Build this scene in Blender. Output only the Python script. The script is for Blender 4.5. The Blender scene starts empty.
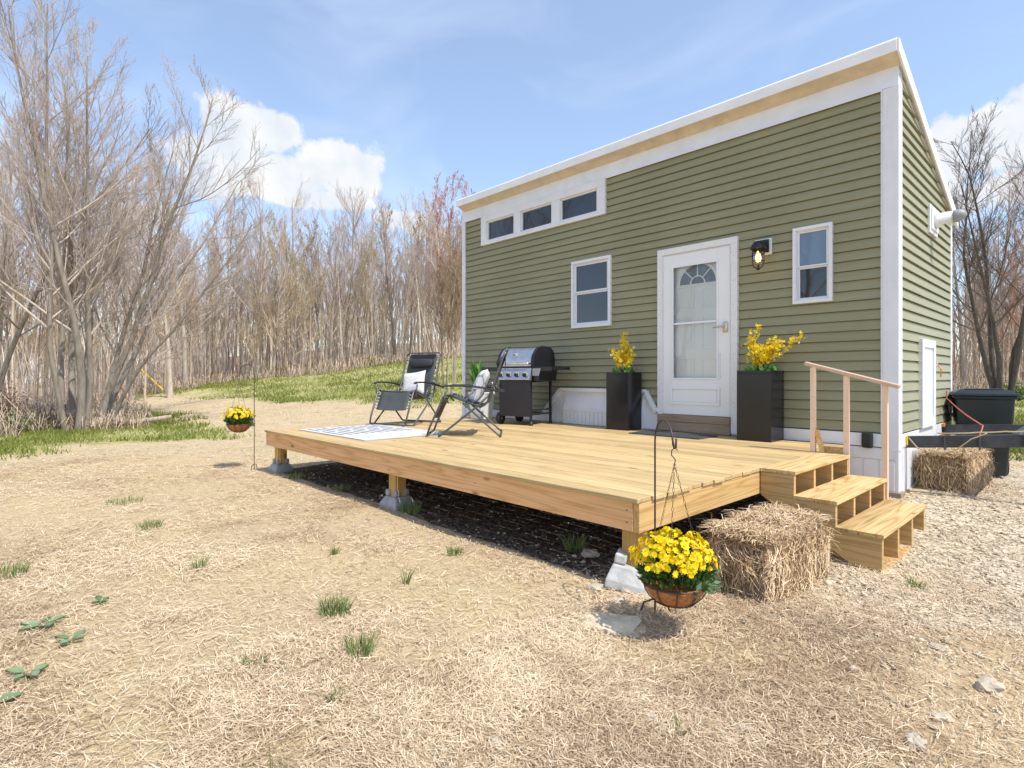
import bpy, math, random
import numpy as np
from mathutils import Matrix, Vector

random.seed(7)
rng = np.random.default_rng(7)
R = math.radians
scn = bpy.context.scene
COL = scn.collection

# ------------------------------------------------------------------ camera
F, CX, CY, CZ = 562.6, 512.0, 377.0, 1.15
YA = math.atan((512 + 20) / F)
FW = np.array([-math.cos(YA), math.sin(YA)])      # where the camera looks
RT = np.array([math.sin(YA), math.cos(YA)])       # its right hand
cam = bpy.data.cameras.new('camera')
cam.sensor_width = 36.0
cam.lens = F / 1024 * 36
cam.shift_y = -7 / 1024
cam.clip_start = 0.05
cam.clip_end = 4000
camo = bpy.data.objects.new('camera', cam)
COL.objects.link(camo)
camo.location = (0, 0, CZ)
camo.rotation_euler = (R(90), 0, R(90) - YA)
scn.camera = camo

# ------------------------------------------------------------------ light
SUN = Vector((0.63, 0.035, 1.0)).normalized()     # direction towards the sun
sun = bpy.data.lights.new('sun', 'SUN')
sun.energy = 3.0
sun.angle = R(0.5)
sun.color = (1.0, 0.95, 0.87)
suno = bpy.data.objects.new('sun', sun)
COL.objects.link(suno)
suno.rotation_euler = SUN.to_track_quat('Z', 'Y').to_euler()
suno.location = (5, 0, 20)

scn.view_settings.view_transform = 'Standard'
scn.view_settings.look = 'None'
scn.view_settings.exposure = 0.75
scn.view_settings.gamma = 1.0
scn.view_settings.use_curve_mapping = False

world = bpy.data.worlds.new('World')
scn.world = world
world.use_nodes = True


def sky_dir(px, py):
    d = FW * F + RT * (px - CX)
    v = Vector((d[0], d[1], -(py - CY)))
    return v.normalized()


def build_sky():
    nt = world.node_tree
    nt.nodes.clear()
    N, L = nt.nodes.new, nt.links.new
    out = N('ShaderNodeOutputWorld')
    bg = N('ShaderNodeBackground')
    bg.inputs['Strength'].default_value = 0.15
    sky = N('ShaderNodeTexSky')
    sky.sky_type = 'NISHITA'
    sky.sun_disc = False
    sky.sun_elevation = math.asin(SUN.z)
    sky.sun_rotation = math.atan2(SUN.x, SUN.y)
    sky.altitude = 300
    sky.air_density = 1.0
    sky.dust_density = 0.6
    sky.ozone_density = 1.6
    tc = N('ShaderNodeTexCoord')

    def math_(op, a, b=None, clamp=False):
        n = N('ShaderNodeMath')
        n.operation = op
        n.use_clamp = clamp
        for i, q in enumerate((a, b)):
            if q is None:
                continue
            if isinstance(q, (int, float)):
                n.inputs[i].default_value = q
            else:
                L(q, n.inputs[i])
        return n.outputs[0]

    # billowing edge: warp the direction with fractal noise
    nz = N('ShaderNodeTexNoise')
    nz.inputs['Scale'].default_value = 14
    nz.inputs['Detail'].default_value = 9
    nz.inputs['Roughness'].default_value = 0.62
    L(tc.outputs['Generated'], nz.inputs['Vector'])
    warp = math_('SUBTRACT', nz.outputs['Fac'], 0.5)
    nz2 = N('ShaderNodeTexNoise')
    nz2.inputs['Scale'].default_value = 5
    nz2.inputs['Detail'].default_value = 6
    L(tc.outputs['Generated'], nz2.inputs['Vector'])
    warp2 = math_('SUBTRACT', nz2.outputs['Fac'], 0.5)
    total = None
    # centre, half width, half height of each puff (degrees-like units of the unit sphere), softness
    puffs = [((252, 128), .095, .046, 1.1), ((338, 168), .09, .054, 1.2), ((222, 165), .10, .06, 1.1), ((282, 178), .10, .046, 1.2),
             ((300, 197), .14, .022, 1.1), ((396, 219), .055, .022, 1.0), ((428, 234), .04, .014, .9), ((160, 215), .07, .03, .7),
             ((985, 140), .075, .06, 1.0), ((1050, 120), .08, .065, 1.0), ((940, 175), .055, .05, .95),
             ((1000, 190), .09, .035, .8), ((-150, 150), .2, .06, 1.0), ((1300, 150), .2, .08, 1.0)]
    for (p, w, h, a) in puffs:
        c = sky_dir(*p)
        side = Vector((c.y, -c.x, 0)).normalized()
        up = side.cross(c).normalized()
        if up.z < 0:
            up = -up
        sub = N('ShaderNodeVectorMath')
        sub.operation = 'SUBTRACT'
        L(tc.outputs['Generated'], sub.inputs[0])
        sub.inputs[1].default_value = c

        def dot(ax):
            d = N('ShaderNodeVectorMath')
            d.operation = 'DOT_PRODUCT'
            L(sub.outputs[0], d.inputs[0])
            d.inputs[1].default_value = ax
            return d.outputs['Value']
        du = math_('DIVIDE', dot(side), w)
        dv = math_('DIVIDE', dot(up), h)
        dc = math_('DIVIDE', dot(c), .5)
        r2 = math_('ADD', math_('ADD', math_('MULTIPLY', du, du), math_('MULTIPLY', dv, dv)), math_('MULTIPLY', dc, dc))
        val = math_('SUBTRACT', 1.0, math_('SQRT', r2))
        val = math_('MULTIPLY', val, a)
        total = val if total is None else math_('MAXIMUM', total, val)
    dens = math_('ADD', total, math_('ADD', math_('MULTIPLY', warp, 1.9), math_('MULTIPLY', warp2, .45)))
    cl = N('ShaderNodeMapRange')
    cl.interpolation_type = 'SMOOTHSTEP'
    L(dens, cl.inputs['Value'])
    cl.inputs['From Min'].default_value = .06
    cl.inputs['From Max'].default_value = .34
    # thin high cirrus
    mp = N('ShaderNodeMapping')
    mp.inputs['Scale'].default_value = (1.2, 2.6, 5)
    mp.inputs['Rotation'].default_value = (0, .3, .5)
    L(tc.outputs['Generated'], mp.inputs['Vector'])
    ci = N('ShaderNodeTexNoise')
    ci.inputs['Scale'].default_value = 1.6
    ci.inputs['Detail'].default_value = 7
    ci.inputs['Distortion'].default_value = .6
    L(mp.outputs[0], ci.inputs['Vector'])
    cm = N('ShaderNodeMapRange')
    L(ci.outputs['Fac'], cm.inputs['Value'])
    cm.inputs['From Min'].default_value = .45
    cm.inputs['From Max'].default_value = .8
    cm.inputs['To Max'].default_value = .28
    # haze veil whitens the sky a little everywhere
    veil = N('ShaderNodeMix')
    veil.data_type = 'RGBA'
    L(math_('ADD', cm.outputs[0], .16, True), veil.inputs['Factor'])
    L(sky.outputs[0], veil.inputs['A'])
    veil.inputs['B'].default_value = (3.9, 4.4, 5.2, 1)
    # clouds: white tops, light grey hollows
    nz3 = N('ShaderNodeTexNoise')
    nz3.inputs['Scale'].default_value = 11
    nz3.inputs['Detail'].default_value = 6
    L(tc.outputs['Generated'], nz3.inputs['Vector'])
    cc = N('ShaderNodeValToRGB')
    cc.color_ramp.elements[0].position = .35
    cc.color_ramp.elements[0].color = (2.95, 3.25, 3.7, 1)
    cc.color_ramp.elements[1].position = .6
    cc.color_ramp.elements[1].color = (3.95, 4.0, 4.05, 1)
    L(nz3.outputs['Fac'], cc.inputs[0])
    mx = N('ShaderNodeMix')
    mx.data_type = 'RGBA'
    L(cl.outputs[0], mx.inputs['Factor'])
    L(veil.outputs['Result'], mx.inputs['A'])
    L(cc.outputs[0], mx.inputs['B'])
    L(mx.outputs['Result'], bg.inputs['Color'])
    L(bg.outputs[0], out.inputs[0])


build_sky()


# ------------------------------------------------------------------ materials
def newmat(name):
    m = bpy.data.materials.new(name)
    m.use_nodes = True
    nt = m.node_tree
    b = nt.nodes['Principled BSDF']
    return m, nt, b


def node(nt, typ, **kw):
    n = nt.nodes.new(typ)
    for k, v in kw.items():
        if k in n.inputs:
            if hasattr(v, 'is_linked'):
                nt.links.new(v, n.inputs[k])
            else:
                n.inputs[k].default_value = v
        else:
            setattr(n, k, v)
    return n


def ramp(nt, fac, stops):
    n = nt.nodes.new('ShaderNodeValToRGB')
    e = n.color_ramp.elements
    while len(e) < len(stops):
        e.new(.5)
    for i, (p, c) in enumerate(stops):
        e[i].position = p
        e[i].color = (*c, 1)
    nt.links.new(fac, n.inputs[0])
    return n.outputs[0]


def mixc(nt, fac, a, b, typ='MIX'):
    n = nt.nodes.new('ShaderNodeMix')
    n.data_type = 'RGBA'
    n.blend_type = typ
    for k, v in (('Factor', fac), ('A', a), ('B', b)):
        if hasattr(v, 'is_linked'):
            nt.links.new(v, n.inputs[k])
        elif isinstance(v, (int, float)):
            n.inputs[k].default_value = v
        else:
            n.inputs[k].default_value = (*v, 1)
    return n.outputs['Result']


def mth(nt, op, a, b=0.0, clamp=False):
    n = nt.nodes.new('ShaderNodeMath')
    n.operation = op
    n.use_clamp = clamp
    for i, q in enumerate((a, b)):
        if hasattr(q, 'is_linked'):
            nt.links.new(q, n.inputs[i])
        else:
            n.inputs[i].default_value = q
    return n.outputs[0]


def bump(nt, b, h, strength=.3, dist=.01):
    n = nt.nodes.new('ShaderNodeBump')
    n.inputs['Strength'].default_value = strength
    n.inputs['Distance'].default_value = dist
    nt.links.new(h, n.inputs['Height'])
    nt.links.new(n.outputs[0], b.inputs['Normal'])


def simple(name, col, rough=.5, metal=0.0, var=.12, scale=8.0, spec=.5, bmp=0.0, bscale=60, rndvar=0.0):
    """painted / plastic / metal surface with soft dirt variation"""
    m, nt, b = newmat(name)
    tc = node(nt, 'ShaderNodeTexCoord')
    nz = node(nt, 'ShaderNodeTexNoise', Scale=scale, Detail=6.0, Roughness=.6)
    nt.links.new(tc.outputs['Object'], nz.inputs['Vector'])
    lo = tuple(c * (1 - var) for c in col)
    hi = tuple(min(1, c * (1 + var * .6)) for c in col)
    c = ramp(nt, nz.outputs['Fac'], [(.32, lo), (.65, hi)])
    if rndvar:
        at = node(nt, 'ShaderNodeAttribute', attribute_name='rnd')
        k = mth(nt, 'ADD', mth(nt, 'MULTIPLY', at.outputs['Fac'], 2 * rndvar), 1 - rndvar)
        g = nt.nodes.new('ShaderNodeCombineColor')
        for i in range(3):
            nt.links.new(k, g.inputs[i])
        c = mixc(nt, 1.0, c, g.outputs[0], 'MULTIPLY')
    nt.links.new(c, b.inputs['Base Color'])
    rr = mth(nt, 'ADD', mth(nt, 'MULTIPLY', nz.outputs['Fac'], .15), rough - .07, True)
    nt.links.new(rr, b.inputs['Roughness'])
    b.inputs['Metallic'].default_value = metal
    b.inputs['Specular IOR Level'].default_value = spec
    if bmp:
        n2 = node(nt, 'ShaderNodeTexNoise', Scale=float(bscale), Detail=4.0)
        nt.links.new(tc.outputs['Object'], n2.inputs['Vector'])
        bump(nt, b, n2.outputs['Fac'], bmp, .004)
    return m


def wood(name, light, dark, axis=0, ring=1.0, knots=True, rough=.7, contrast=1.0, knot_p=.72):
    """sawn pine: long stretched growth rings along one axis, knots, each board its own offset"""
    m, nt, b = newmat(name)
    tc = node(nt, 'ShaderNodeTexCoord')
    at = node(nt, 'ShaderNodeAttribute', attribute_name='rnd')
    off = nt.nodes.new('ShaderNodeCombineXYZ')
    for i, k in enumerate((17.3, 31.7, 23.1)):
        nt.links.new(mth(nt, 'MULTIPLY', at.outputs['Fac'], k), off.inputs[i])
    add = node(nt, 'ShaderNodeVectorMath', operation='ADD')
    nt.links.new(tc.outputs['Object'], add.inputs[0])
    nt.links.new(off.outputs[0], add.inputs[1])
    sc = [9.0, 9.0, 9.0]
    sc[axis] = .55
    mp = node(nt, 'ShaderNodeMapping', Scale=tuple(sc))
    nt.links.new(add.outputs[0], mp.inputs['Vector'])
    nz = node(nt, 'ShaderNodeTexNoise', Scale=1.0, Detail=2.0, Roughness=.4, Distortion=.25)
    nt.links.new(mp.outputs[0], nz.inputs['Vector'])
    fr = mth(nt, 'FRACT', mth(nt, 'MULTIPLY', nz.outputs['Fac'], 9.0 * ring))
    tri = mth(nt, 'ABSOLUTE', mth(nt, 'SUBTRACT', mth(nt, 'MULTIPLY', fr, 2.0), 1.0))
    grain = mth(nt, 'POWER', tri, 2.2)
    sc2 = [160.0, 160.0, 160.0]
    sc2[axis] = 4.0
    mp2 = node(nt, 'ShaderNodeMapping', Scale=tuple(sc2))
    nt.links.new(add.outputs[0], mp2.inputs['Vector'])
    fine = node(nt, 'ShaderNodeTexNoise', Scale=1.0, Detail=3.0)
    nt.links.new(mp2.outputs[0], fine.inputs['Vector'])
    g = mth(nt, 'ADD', mth(nt, 'MULTIPLY', grain, .55 * contrast), mth(nt, 'MULTIPLY', mth(nt, 'SUBTRACT', fine.outputs['Fac'], .4), .7), True)
    c = mixc(nt, g, light, dark)
    # board to board tone
    wn = node(nt, 'ShaderNodeTexWhiteNoise', noise_dimensions='1D')
    nt.links.new(mth(nt, 'MULTIPLY', at.outputs['Fac'], 91.7), wn.inputs['W'])
    k = mth(nt, 'ADD', mth(nt, 'MULTIPLY', wn.outputs['Value'], .42), .78)
    cmb = nt.nodes.new('ShaderNodeCombineColor')
    nt.links.new(k, cmb.inputs[0])
    nt.links.new(mth(nt, 'MULTIPLY', k, .99), cmb.inputs[1])
    nt.links.new(mth(nt, 'MULTIPLY', k, .96), cmb.inputs[2])
    c = mixc(nt, 1.0, c, cmb.outputs[0], 'MULTIPLY')
    # dusty foot-worn blotches
    bl = node(nt, 'ShaderNodeTexNoise', Scale=2.3, Detail=5.0)
    nt.links.new(tc.outputs['Object'], bl.inputs['Vector'])
    c = mixc(nt, mth(nt, 'MULTIPLY', mth(nt, 'SUBTRACT', bl.outputs['Fac'], .45, True), .9, True), c, tuple(min(1, q * 1.1) for q in light))
    if knots:
        sk = [7.0, 7.0, 7.0]
        sk[axis] = 2.6
        mk = node(nt, 'ShaderNodeMapping', Scale=tuple(sk))
        nt.links.new(add.outputs[0], mk.inputs['Vector'])
        vo = node(nt, 'ShaderNodeTexVoronoi', Scale=1.0)
        nt.links.new(mk.outputs[0], vo.inputs['Vector'])
        kn = node(nt, 'ShaderNodeMapRange')
        nt.links.new(vo.outputs['Distance'], kn.inputs['Value'])
        kn.inputs['From Min'].default_value = .16
        kn.inputs['From Max'].default_value = .07
        pick = mth(nt, 'GREATER_THAN', node_sep(nt, vo.outputs['Color']), knot_p)
        c = mixc(nt, mth(nt, 'MULTIPLY', kn.outputs[0], mth(nt, 'MULTIPLY', pick, .85)), c, tuple(q * .38 for q in dark))
    nt.links.new(c, b.inputs['Base Color'])
    b.inputs['Roughness'].default_value = rough
    b.inputs['Specular IOR Level'].default_value = .3
    bump(nt, b, g, .18, .003)
    return m


def node_sep(nt, col):
    s = nt.nodes.new('ShaderNodeSeparateColor')
    nt.links.new(col, s.inputs[0])
    return s.outputs[0]


def foliage(name, cols, rough=.6, trans=.25):
    m, nt, b = newmat(name)
    at = node(nt, 'ShaderNodeAttribute', attribute_name='rnd')
    c = ramp(nt, at.outputs['Fac'], [(i / max(1, len(cols) - 1), q) for i, q in enumerate(cols)])
    nt.links.new(c, b.inputs['Base Color'])
    b.inputs['Roughness'].default_value = rough
    b.inputs['Specular IOR Level'].default_value = .25
    if trans:
        out = nt.nodes['Material Output']
        tr = node(nt, 'ShaderNodeBsdfTranslucent')
        nt.links.new(c, tr.inputs['Color'])
        mx = node(nt, 'ShaderNodeMixShader')
        mx.inputs[0].default_value = trans
        nt.links.new(b.outputs[0], mx.inputs[1])
        nt.links.new(tr.outputs[0], mx.inputs[2])
        nt.links.new(mx.outputs[0], out.inputs['Surface'])
    return m


def bark(name, a, bcol):
    m, nt, b = newmat(name)
    tc = node(nt, 'ShaderNodeTexCoord')
    oi = node(nt, 'ShaderNodeObjectInfo')
    mp = node(nt, 'ShaderNodeMapping', Scale=(9, 9, 1.6))
    nt.links.new(tc.outputs['Object'], mp.inputs['Vector'])
    nz = node(nt, 'ShaderNodeTexNoise', Scale=1.5, Detail=6.0, Roughness=.7)
    nt.links.new(mp.outputs[0], nz.inputs['Vector'])
    c = ramp(nt, nz.outputs['Fac'], [(.3, bcol), (.62, a)])
    k = mth(nt, 'ADD', mth(nt, 'MULTIPLY', oi.outputs['Random'], .5), .75)
    g = nt.nodes.new('ShaderNodeCombineColor')
    for i in range(3):
        nt.links.new(k, g.inputs[i])
    c = mixc(nt, 1.0, c, g.outputs[0], 'MULTIPLY')
    nt.links.new(c, b.inputs['Base Color'])
    b.inputs['Roughness'].default_value = .85
    b.inputs['Specular IOR Level'].default_value = .15
    bump(nt, b, nz.outputs['Fac'], .6, .02)
    return m


M = {}
M['white_vinyl'] = simple('white_vinyl', (.76, .77, .80), .4, var=.06, scale=3)
M['frieze'] = simple('frieze_paint', (.76, .81, .92), .5, var=.07, scale=4)
M['white_metal'] = simple('white_metal', (.85, .85, .85), .35, var=.06, scale=5)
M['soffit'] = simple('soffit_wood', (.66, .565, .43), .75, var=.15, scale=6)
M['door_white'] = simple('door_white', (.82, .83, .84), .35, var=.03, scale=2)
M['inner_white'] = simple('inner_door_white', (.94, .95, .955), .4, var=.02, scale=2)
M['old_caulk'] = simple('weathered_white', (.77, .77, .78), .5, var=.06, scale=20)
M['black_metal'] = simple('black_metal', (.018, .018, .02), .38, var=.2, scale=9)
M['black_plastic'] = simple('black_plastic', (.014, .017, .018), .42, var=.25, scale=4)
M['bin_plastic'] = simple('bin_plastic', (.012, .02, .02), .38, var=.35, scale=3, bmp=.1)
M['planter'] = simple('planter_black', (.009, .009, .012), .2, var=.3, scale=5, bmp=.04, bscale=12)
M['chair_tube'] = simple('chair_tube', (.10, .105, .11), .38, metal=.4, var=.1)
M['chair_black'] = simple('chair_fabric_black', (.022, .025, .03), .7, var=.2, bmp=.3, bscale=300)
M['chair_sling'] = simple('chair_sling_grey', (.062, .07, .072), .75, var=.15, bmp=.4, bscale=400)
M['lace'] = simple('lace_white', (.62, .62, .62), .7)
M['steel'] = simple('brushed_steel', (.55, .56, .58), .32, metal=.9, var=.1, scale=20)
M['chrome'] = simple('chrome', (.8, .8, .8), .12, metal=1.0, var=.02)
M['grill_enamel'] = simple('grill_enamel', (.012, .012, .018), .22, var=.1)
M['grill_panel'] = simple('grill_panel', (.022, .018, .024), .4, var=.2)
M['grey_plastic'] = simple('grey_plastic', (.30, .31, .33), .5)
M['rubber'] = simple('rubber', (.02, .02, .02), .7, bmp=.3)
M['bronze'] = simple('handle_brass', (.60, .55, .44), .35, metal=.8)
M['iron'] = simple('hook_iron', (.07, .05, .042), .55, metal=.3, var=.4, scale=30)
M['tongue'] = simple('tongue_paint', (.045, .05, .06), .42, var=.5, scale=7, bmp=.15, bscale=40)
M['coir'] = simple('coir', (.42, .17, .055), .9, var=.35, scale=45, bmp=.9, bscale=160)
M['soil'] = simple('soil', (.05, .035, .025), .95, var=.4, scale=40, bmp=.8)
M['pot_white'] = simple('pot_white', (.80, .80, .80), .4, var=.05)
M['cushion'] = simple('cushion_linen', (.62, .60, .60), .9, var=.14, scale=30, bmp=.3, bscale=200)
M['towel'] = simple('towel', (.72, .62, .58), .9, bmp=.4, bscale=150)
M['orange'] = simple('orange_plastic', (.65, .22, .04), .5)
M['yellow'] = simple('yellow_plastic', (.72, .47, .03), .5)
M['strap_red'] = simple('strap_red', (.52, .13, .10), .7)
M['rope'] = simple('rope_tan', (.45, .36, .18), .8)
M['wood_x'] = wood('pine_along_x', (.56, .415, .21), (.38, .245, .10), 0, contrast=1.25)
M['wood_rim'] = wood('pine_rim', (.80, .48, .235), (.52, .265, .10), 0, ring=1.0, contrast=1.3, knot_p=.42)
M['wood_y'] = wood('pine_along_y', (.63, .42, .18), (.42, .22, .065), 1, ring=1.0, contrast=1.5)
M['wood_z'] = wood('pine_post', (.55, .35, .12), (.40, .23, .07), 2)
M['wood_rail'] = wood('pine_rail', (.70, .52, .39), (.60, .40, .26), 2, contrast=.6, knots=False)
M['wood_step'] = wood('pine_step', (.62, .45, .22), (.38, .22, .075), 1, ring=1.0, contrast=1.6)
M['wood_string'] = wood('pine_stringer', (.60, .41, .19), (.40, .235, .085), 0, ring=1.0, contrast=1.4)
M['wood_old'] = wood('weathered_board', (.36, .27, .20), (.22, .16, .11), 0, ring=1.4, contrast=1.1)
M['concrete'] = simple('concrete', (.36, .36, .355), .9, var=.22, scale=12, bmp=.5, bscale=90)
M['concrete_old'] = simple('concrete_broken', (.50, .50, .49), .9, var=.25, scale=9, bmp=.8, bscale=40)
M['slate'] = simple('flat_stone', (.62, .52, .36), .9, var=.25, scale=9, bmp=.9, bscale=30)
M['stone'] = simple('pale_stone', (.50, .42, .315), .85, var=.25, scale=9, bmp=.4, bscale=30)
M['pebble'] = simple('gravel', (.58, .48, .34), .9, var=.2, scale=5, rndvar=.4)
M['petal'] = foliage('yellow_petals', [(.80, .54, .004), (.88, .68, .008), (.92, .78, .05)], .6, .25)
M['petal_eye'] = simple('flower_eye', (.40, .16, .01), .8)
M['leaf'] = foliage('leaf_green', [(.035, .075, .018), (.07, .15, .035), (.14, .26, .06)])
M['leaf_mute'] = foliage('leaf_mute', [(.09, .15, .04), (.16, .23, .07), (.26, .32, .12)])
M['leaf_grey'] = foliage('leaf_silver', [(.10, .17, .09), (.2, .3, .17), (.3, .38, .26)])
M['leaf_bright'] = foliage('leaf_bright', [(.06, .18, .03), (.1, .30, .05), (.2, .42, .08)])
M['grass'] = foliage('grass_blades', [(.15, .18, .03), (.26, .29, .06), (.42, .41, .15), (.55, .46, .25)], .7, .25)
M['grass_fresh'] = foliage('grass_fresh', [(.09, .15, .035), (.16, .25, .065), (.27, .34, .12), (.46, .40, .22)], .7, .3)
M['straw'] = foliage('straw', [(.25, .17, .10), (.50, .365, .225), (.72, .565, .38), (.85, .71, .515)], .75, .12)
M['hay'] = foliage('hay_straw', [(.30, .20, .11), (.54, .385, .23), (.71, .54, .34), (.82, .67, .46)], .8, .1)
M['hay_core'] = simple('hay_core', (.27, .18, .105), .95, var=.4, scale=30, bmp=.9, bscale=80)
M['twig_brush'] = foliage('brush_stems', [(.26, .19, .13), (.42, .32, .23), (.56, .45, .34)], .85, 0)
M['twig_mix'] = foliage('twig_mix', [(.27, .215, .17), (.46, .38, .31), (.60, .50, .415), (.68, .58, .48)], .85, 0)
M['bark_near'] = bark('bark_near', (.37, .32, .265), (.18, .145, .115))
M['twig_near'] = bark('twig_near', (.47, .395, .335), (.31, .25, .21))
M['bark_grey'] = bark('bark_grey', (.50, .43, .36), (.27, .22, .18))
M['bark_tan'] = bark('bark_tan', (.54, .43, .32), (.29, .22, .155))
M['bark_dark'] = bark('bark_dark', (.20, .165, .14), (.085, .07, .06))
M['bark_pale'] = bark('bark_pale', (.66, .57, .47), (.38, .31, .245))
M['twig_grey'] = bark('twig_grey', (.60, .49, .425), (.44, .355, .305))
M['twig_red'] = bark('twig_red', (.58, .34, .25), (.42, .23, .165))
M['twig_tan'] = bark('twig_tan', (.56, .43, .29), (.38, .28, .18))
M['bud_red'] = foliage('bud_red', [(.34, .11, .07), (.46, .20, .12), (.50, .30, .19)])
M['bud_green'] = foliage('bud_green', [(.20, .20, .05), (.30, .30, .07), (.40, .37, .10)])
M['bud_tan'] = foliage('bud_tan', [(.30, .21, .13), (.38, .28, .17), (.45, .34, .22)])
M['mat_dark'] = simple('door_mat', (.06, .065, .07), .9, var=.3, scale=60, bmp=.8, bscale=120)
M['rug_white'] = simple('rug_white', (.56, .56, .575), .9, var=.12, scale=50, bmp=.5, bscale=200)
M['rug_black'] = simple('rug_black', (.05, .05, .055), .9, var=.3, scale=50)
M['far_white'] = simple('far_white', (.7, .7, .72), .7)
M['roof_grey'] = simple('roof_grey', (.2, .2, .21), .8)


def siding_mat():
    m, nt, b = newmat('green_vinyl_siding')
    tc = node(nt, 'ShaderNodeTexCoord')
    mp = node(nt, 'ShaderNodeMapping', Scale=(1.5, 1.5, 40))
    nt.links.new(tc.outputs['Object'], mp.inputs['Vector'])
    nz = node(nt, 'ShaderNodeTexNoise', Scale=1.0, Detail=5.0)
    nt.links.new(mp.outputs[0], nz.inputs['Vector'])
    n2 = node(nt, 'ShaderNodeTexNoise', Scale=1.1, Detail=6.0)
    nt.links.new(tc.outputs['Object'], n2.inputs['Vector'])
    f = mth(nt, 'ADD', mth(nt, 'MULTIPLY', nz.outputs['Fac'], .5), mth(nt, 'MULTIPLY', n2.outputs['Fac'], .5))
    c = ramp(nt, f, [(.36, (.262, .252, .150)), (.66, (.322, .309, .188))])
    nt.links.new(c, b.inputs['Base Color'])
    b.inputs['Roughness'].default_value = .5
    b.inputs['Specular IOR Level'].default_value = .35
    mp3 = node(nt, 'ShaderNodeMapping', Scale=(6, 6, 120))
    nt.links.new(tc.outputs['Object'], mp3.inputs['Vector'])
    n3 = node(nt, 'ShaderNodeTexNoise', Scale=1.0, Detail=3.0)
    nt.links.new(mp3.outputs[0], n3.inputs['Vector'])
    bump(nt, b, n3.outputs['Fac'], .12, .003)
    return m


M['siding'] = siding_mat()


def glass_mat(name, col, rough=.03, spec=1.0, ior=2.2):
    m, nt, b = newmat(name)
    b.inputs['Base Color'].default_value = (*col, 1)
    b.inputs['Roughness'].default_value = rough
    b.inputs['IOR'].default_value = ior
    tc = node(nt, 'ShaderNodeTexCoord')
    nz = node(nt, 'ShaderNodeTexNoise', Scale=2.5, Detail=1.0)
    nt.links.new(tc.outputs['Object'], nz.inputs['Vector'])
    bump(nt, b, nz.outputs['Fac'], .06, .02)
    return m


M['glass_dark'] = glass_mat('window_glass', (.008, .013, .020), ior=1.8)
M['glass_fan'] = glass_mat('fanlight_glass', (.20, .235, .27), ior=1.5)  # paler base colour stands in for light behind the glass
M['glass_blind'] = glass_mat('window_glass_blind', (.15, .23, .34), ior=1.6)


def clear_glass(name, tint, refl):
    m, nt, b = newmat(name)
    out = nt.nodes['Material Output']
    tr = node(nt, 'ShaderNodeBsdfTransparent')
    tr.inputs['Color'].default_value = (*tint, 1)
    gl = node(nt, 'ShaderNodeBsdfGlossy')
    gl.inputs['Roughness'].default_value = .02
    fr = node(nt, 'ShaderNodeFresnel')
    fr.inputs['IOR'].default_value = refl
    mx = node(nt, 'ShaderNodeMixShader')
    nt.links.new(fr.outputs[0], mx.inputs[0])
    nt.links.new(tr.outputs[0], mx.inputs[1])
    nt.links.new(gl.outputs[0], mx.inputs[2])
    nt.links.new(mx.outputs[0], out.inputs['Surface'])
    return m


M['storm_glass'] = clear_glass('storm_glass', (.98, .99, .99), 1.45)
M['lamp_glass'] = clear_glass('lamp_glass', (.95, .95, .92), 1.45)


def bulb_mat():
    m, nt, b = newmat('warm_bulb')
    b.inputs['Base Color'].default_value = (.9, .7, .4, 1)
    b.inputs['Emission Color'].default_value = (1.0, .55, .16, 1)
    b.inputs['Emission Strength'].default_value = 3.5
    return m


M['bulb'] = bulb_mat()


def leafprint_mat():
    m, nt, b = newmat('cushion_leaf_print')
    tc = node(nt, 'ShaderNodeTexCoord')
    wv = node(nt, 'ShaderNodeTexVoronoi', Scale=14.0, feature='DISTANCE_TO_EDGE')
    mp = node(nt, 'ShaderNodeMapping', Scale=(1, 1, .45), Rotation=(.3, .4, .6))
    nt.links.new(tc.outputs['Object'], mp.inputs['Vector'])
    nt.links.new(mp.outputs[0], wv.inputs['Vector'])
    c = ramp(nt, wv.outputs['Distance'], [(.03, (.30, .31, .33)), (.08, (.74, .74, .75))])
    nt.links.new(c, b.inputs['Base Color'])
    b.inputs['Roughness'].default_value = .9
    return m


M['leafprint'] = leafprint_mat()


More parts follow.
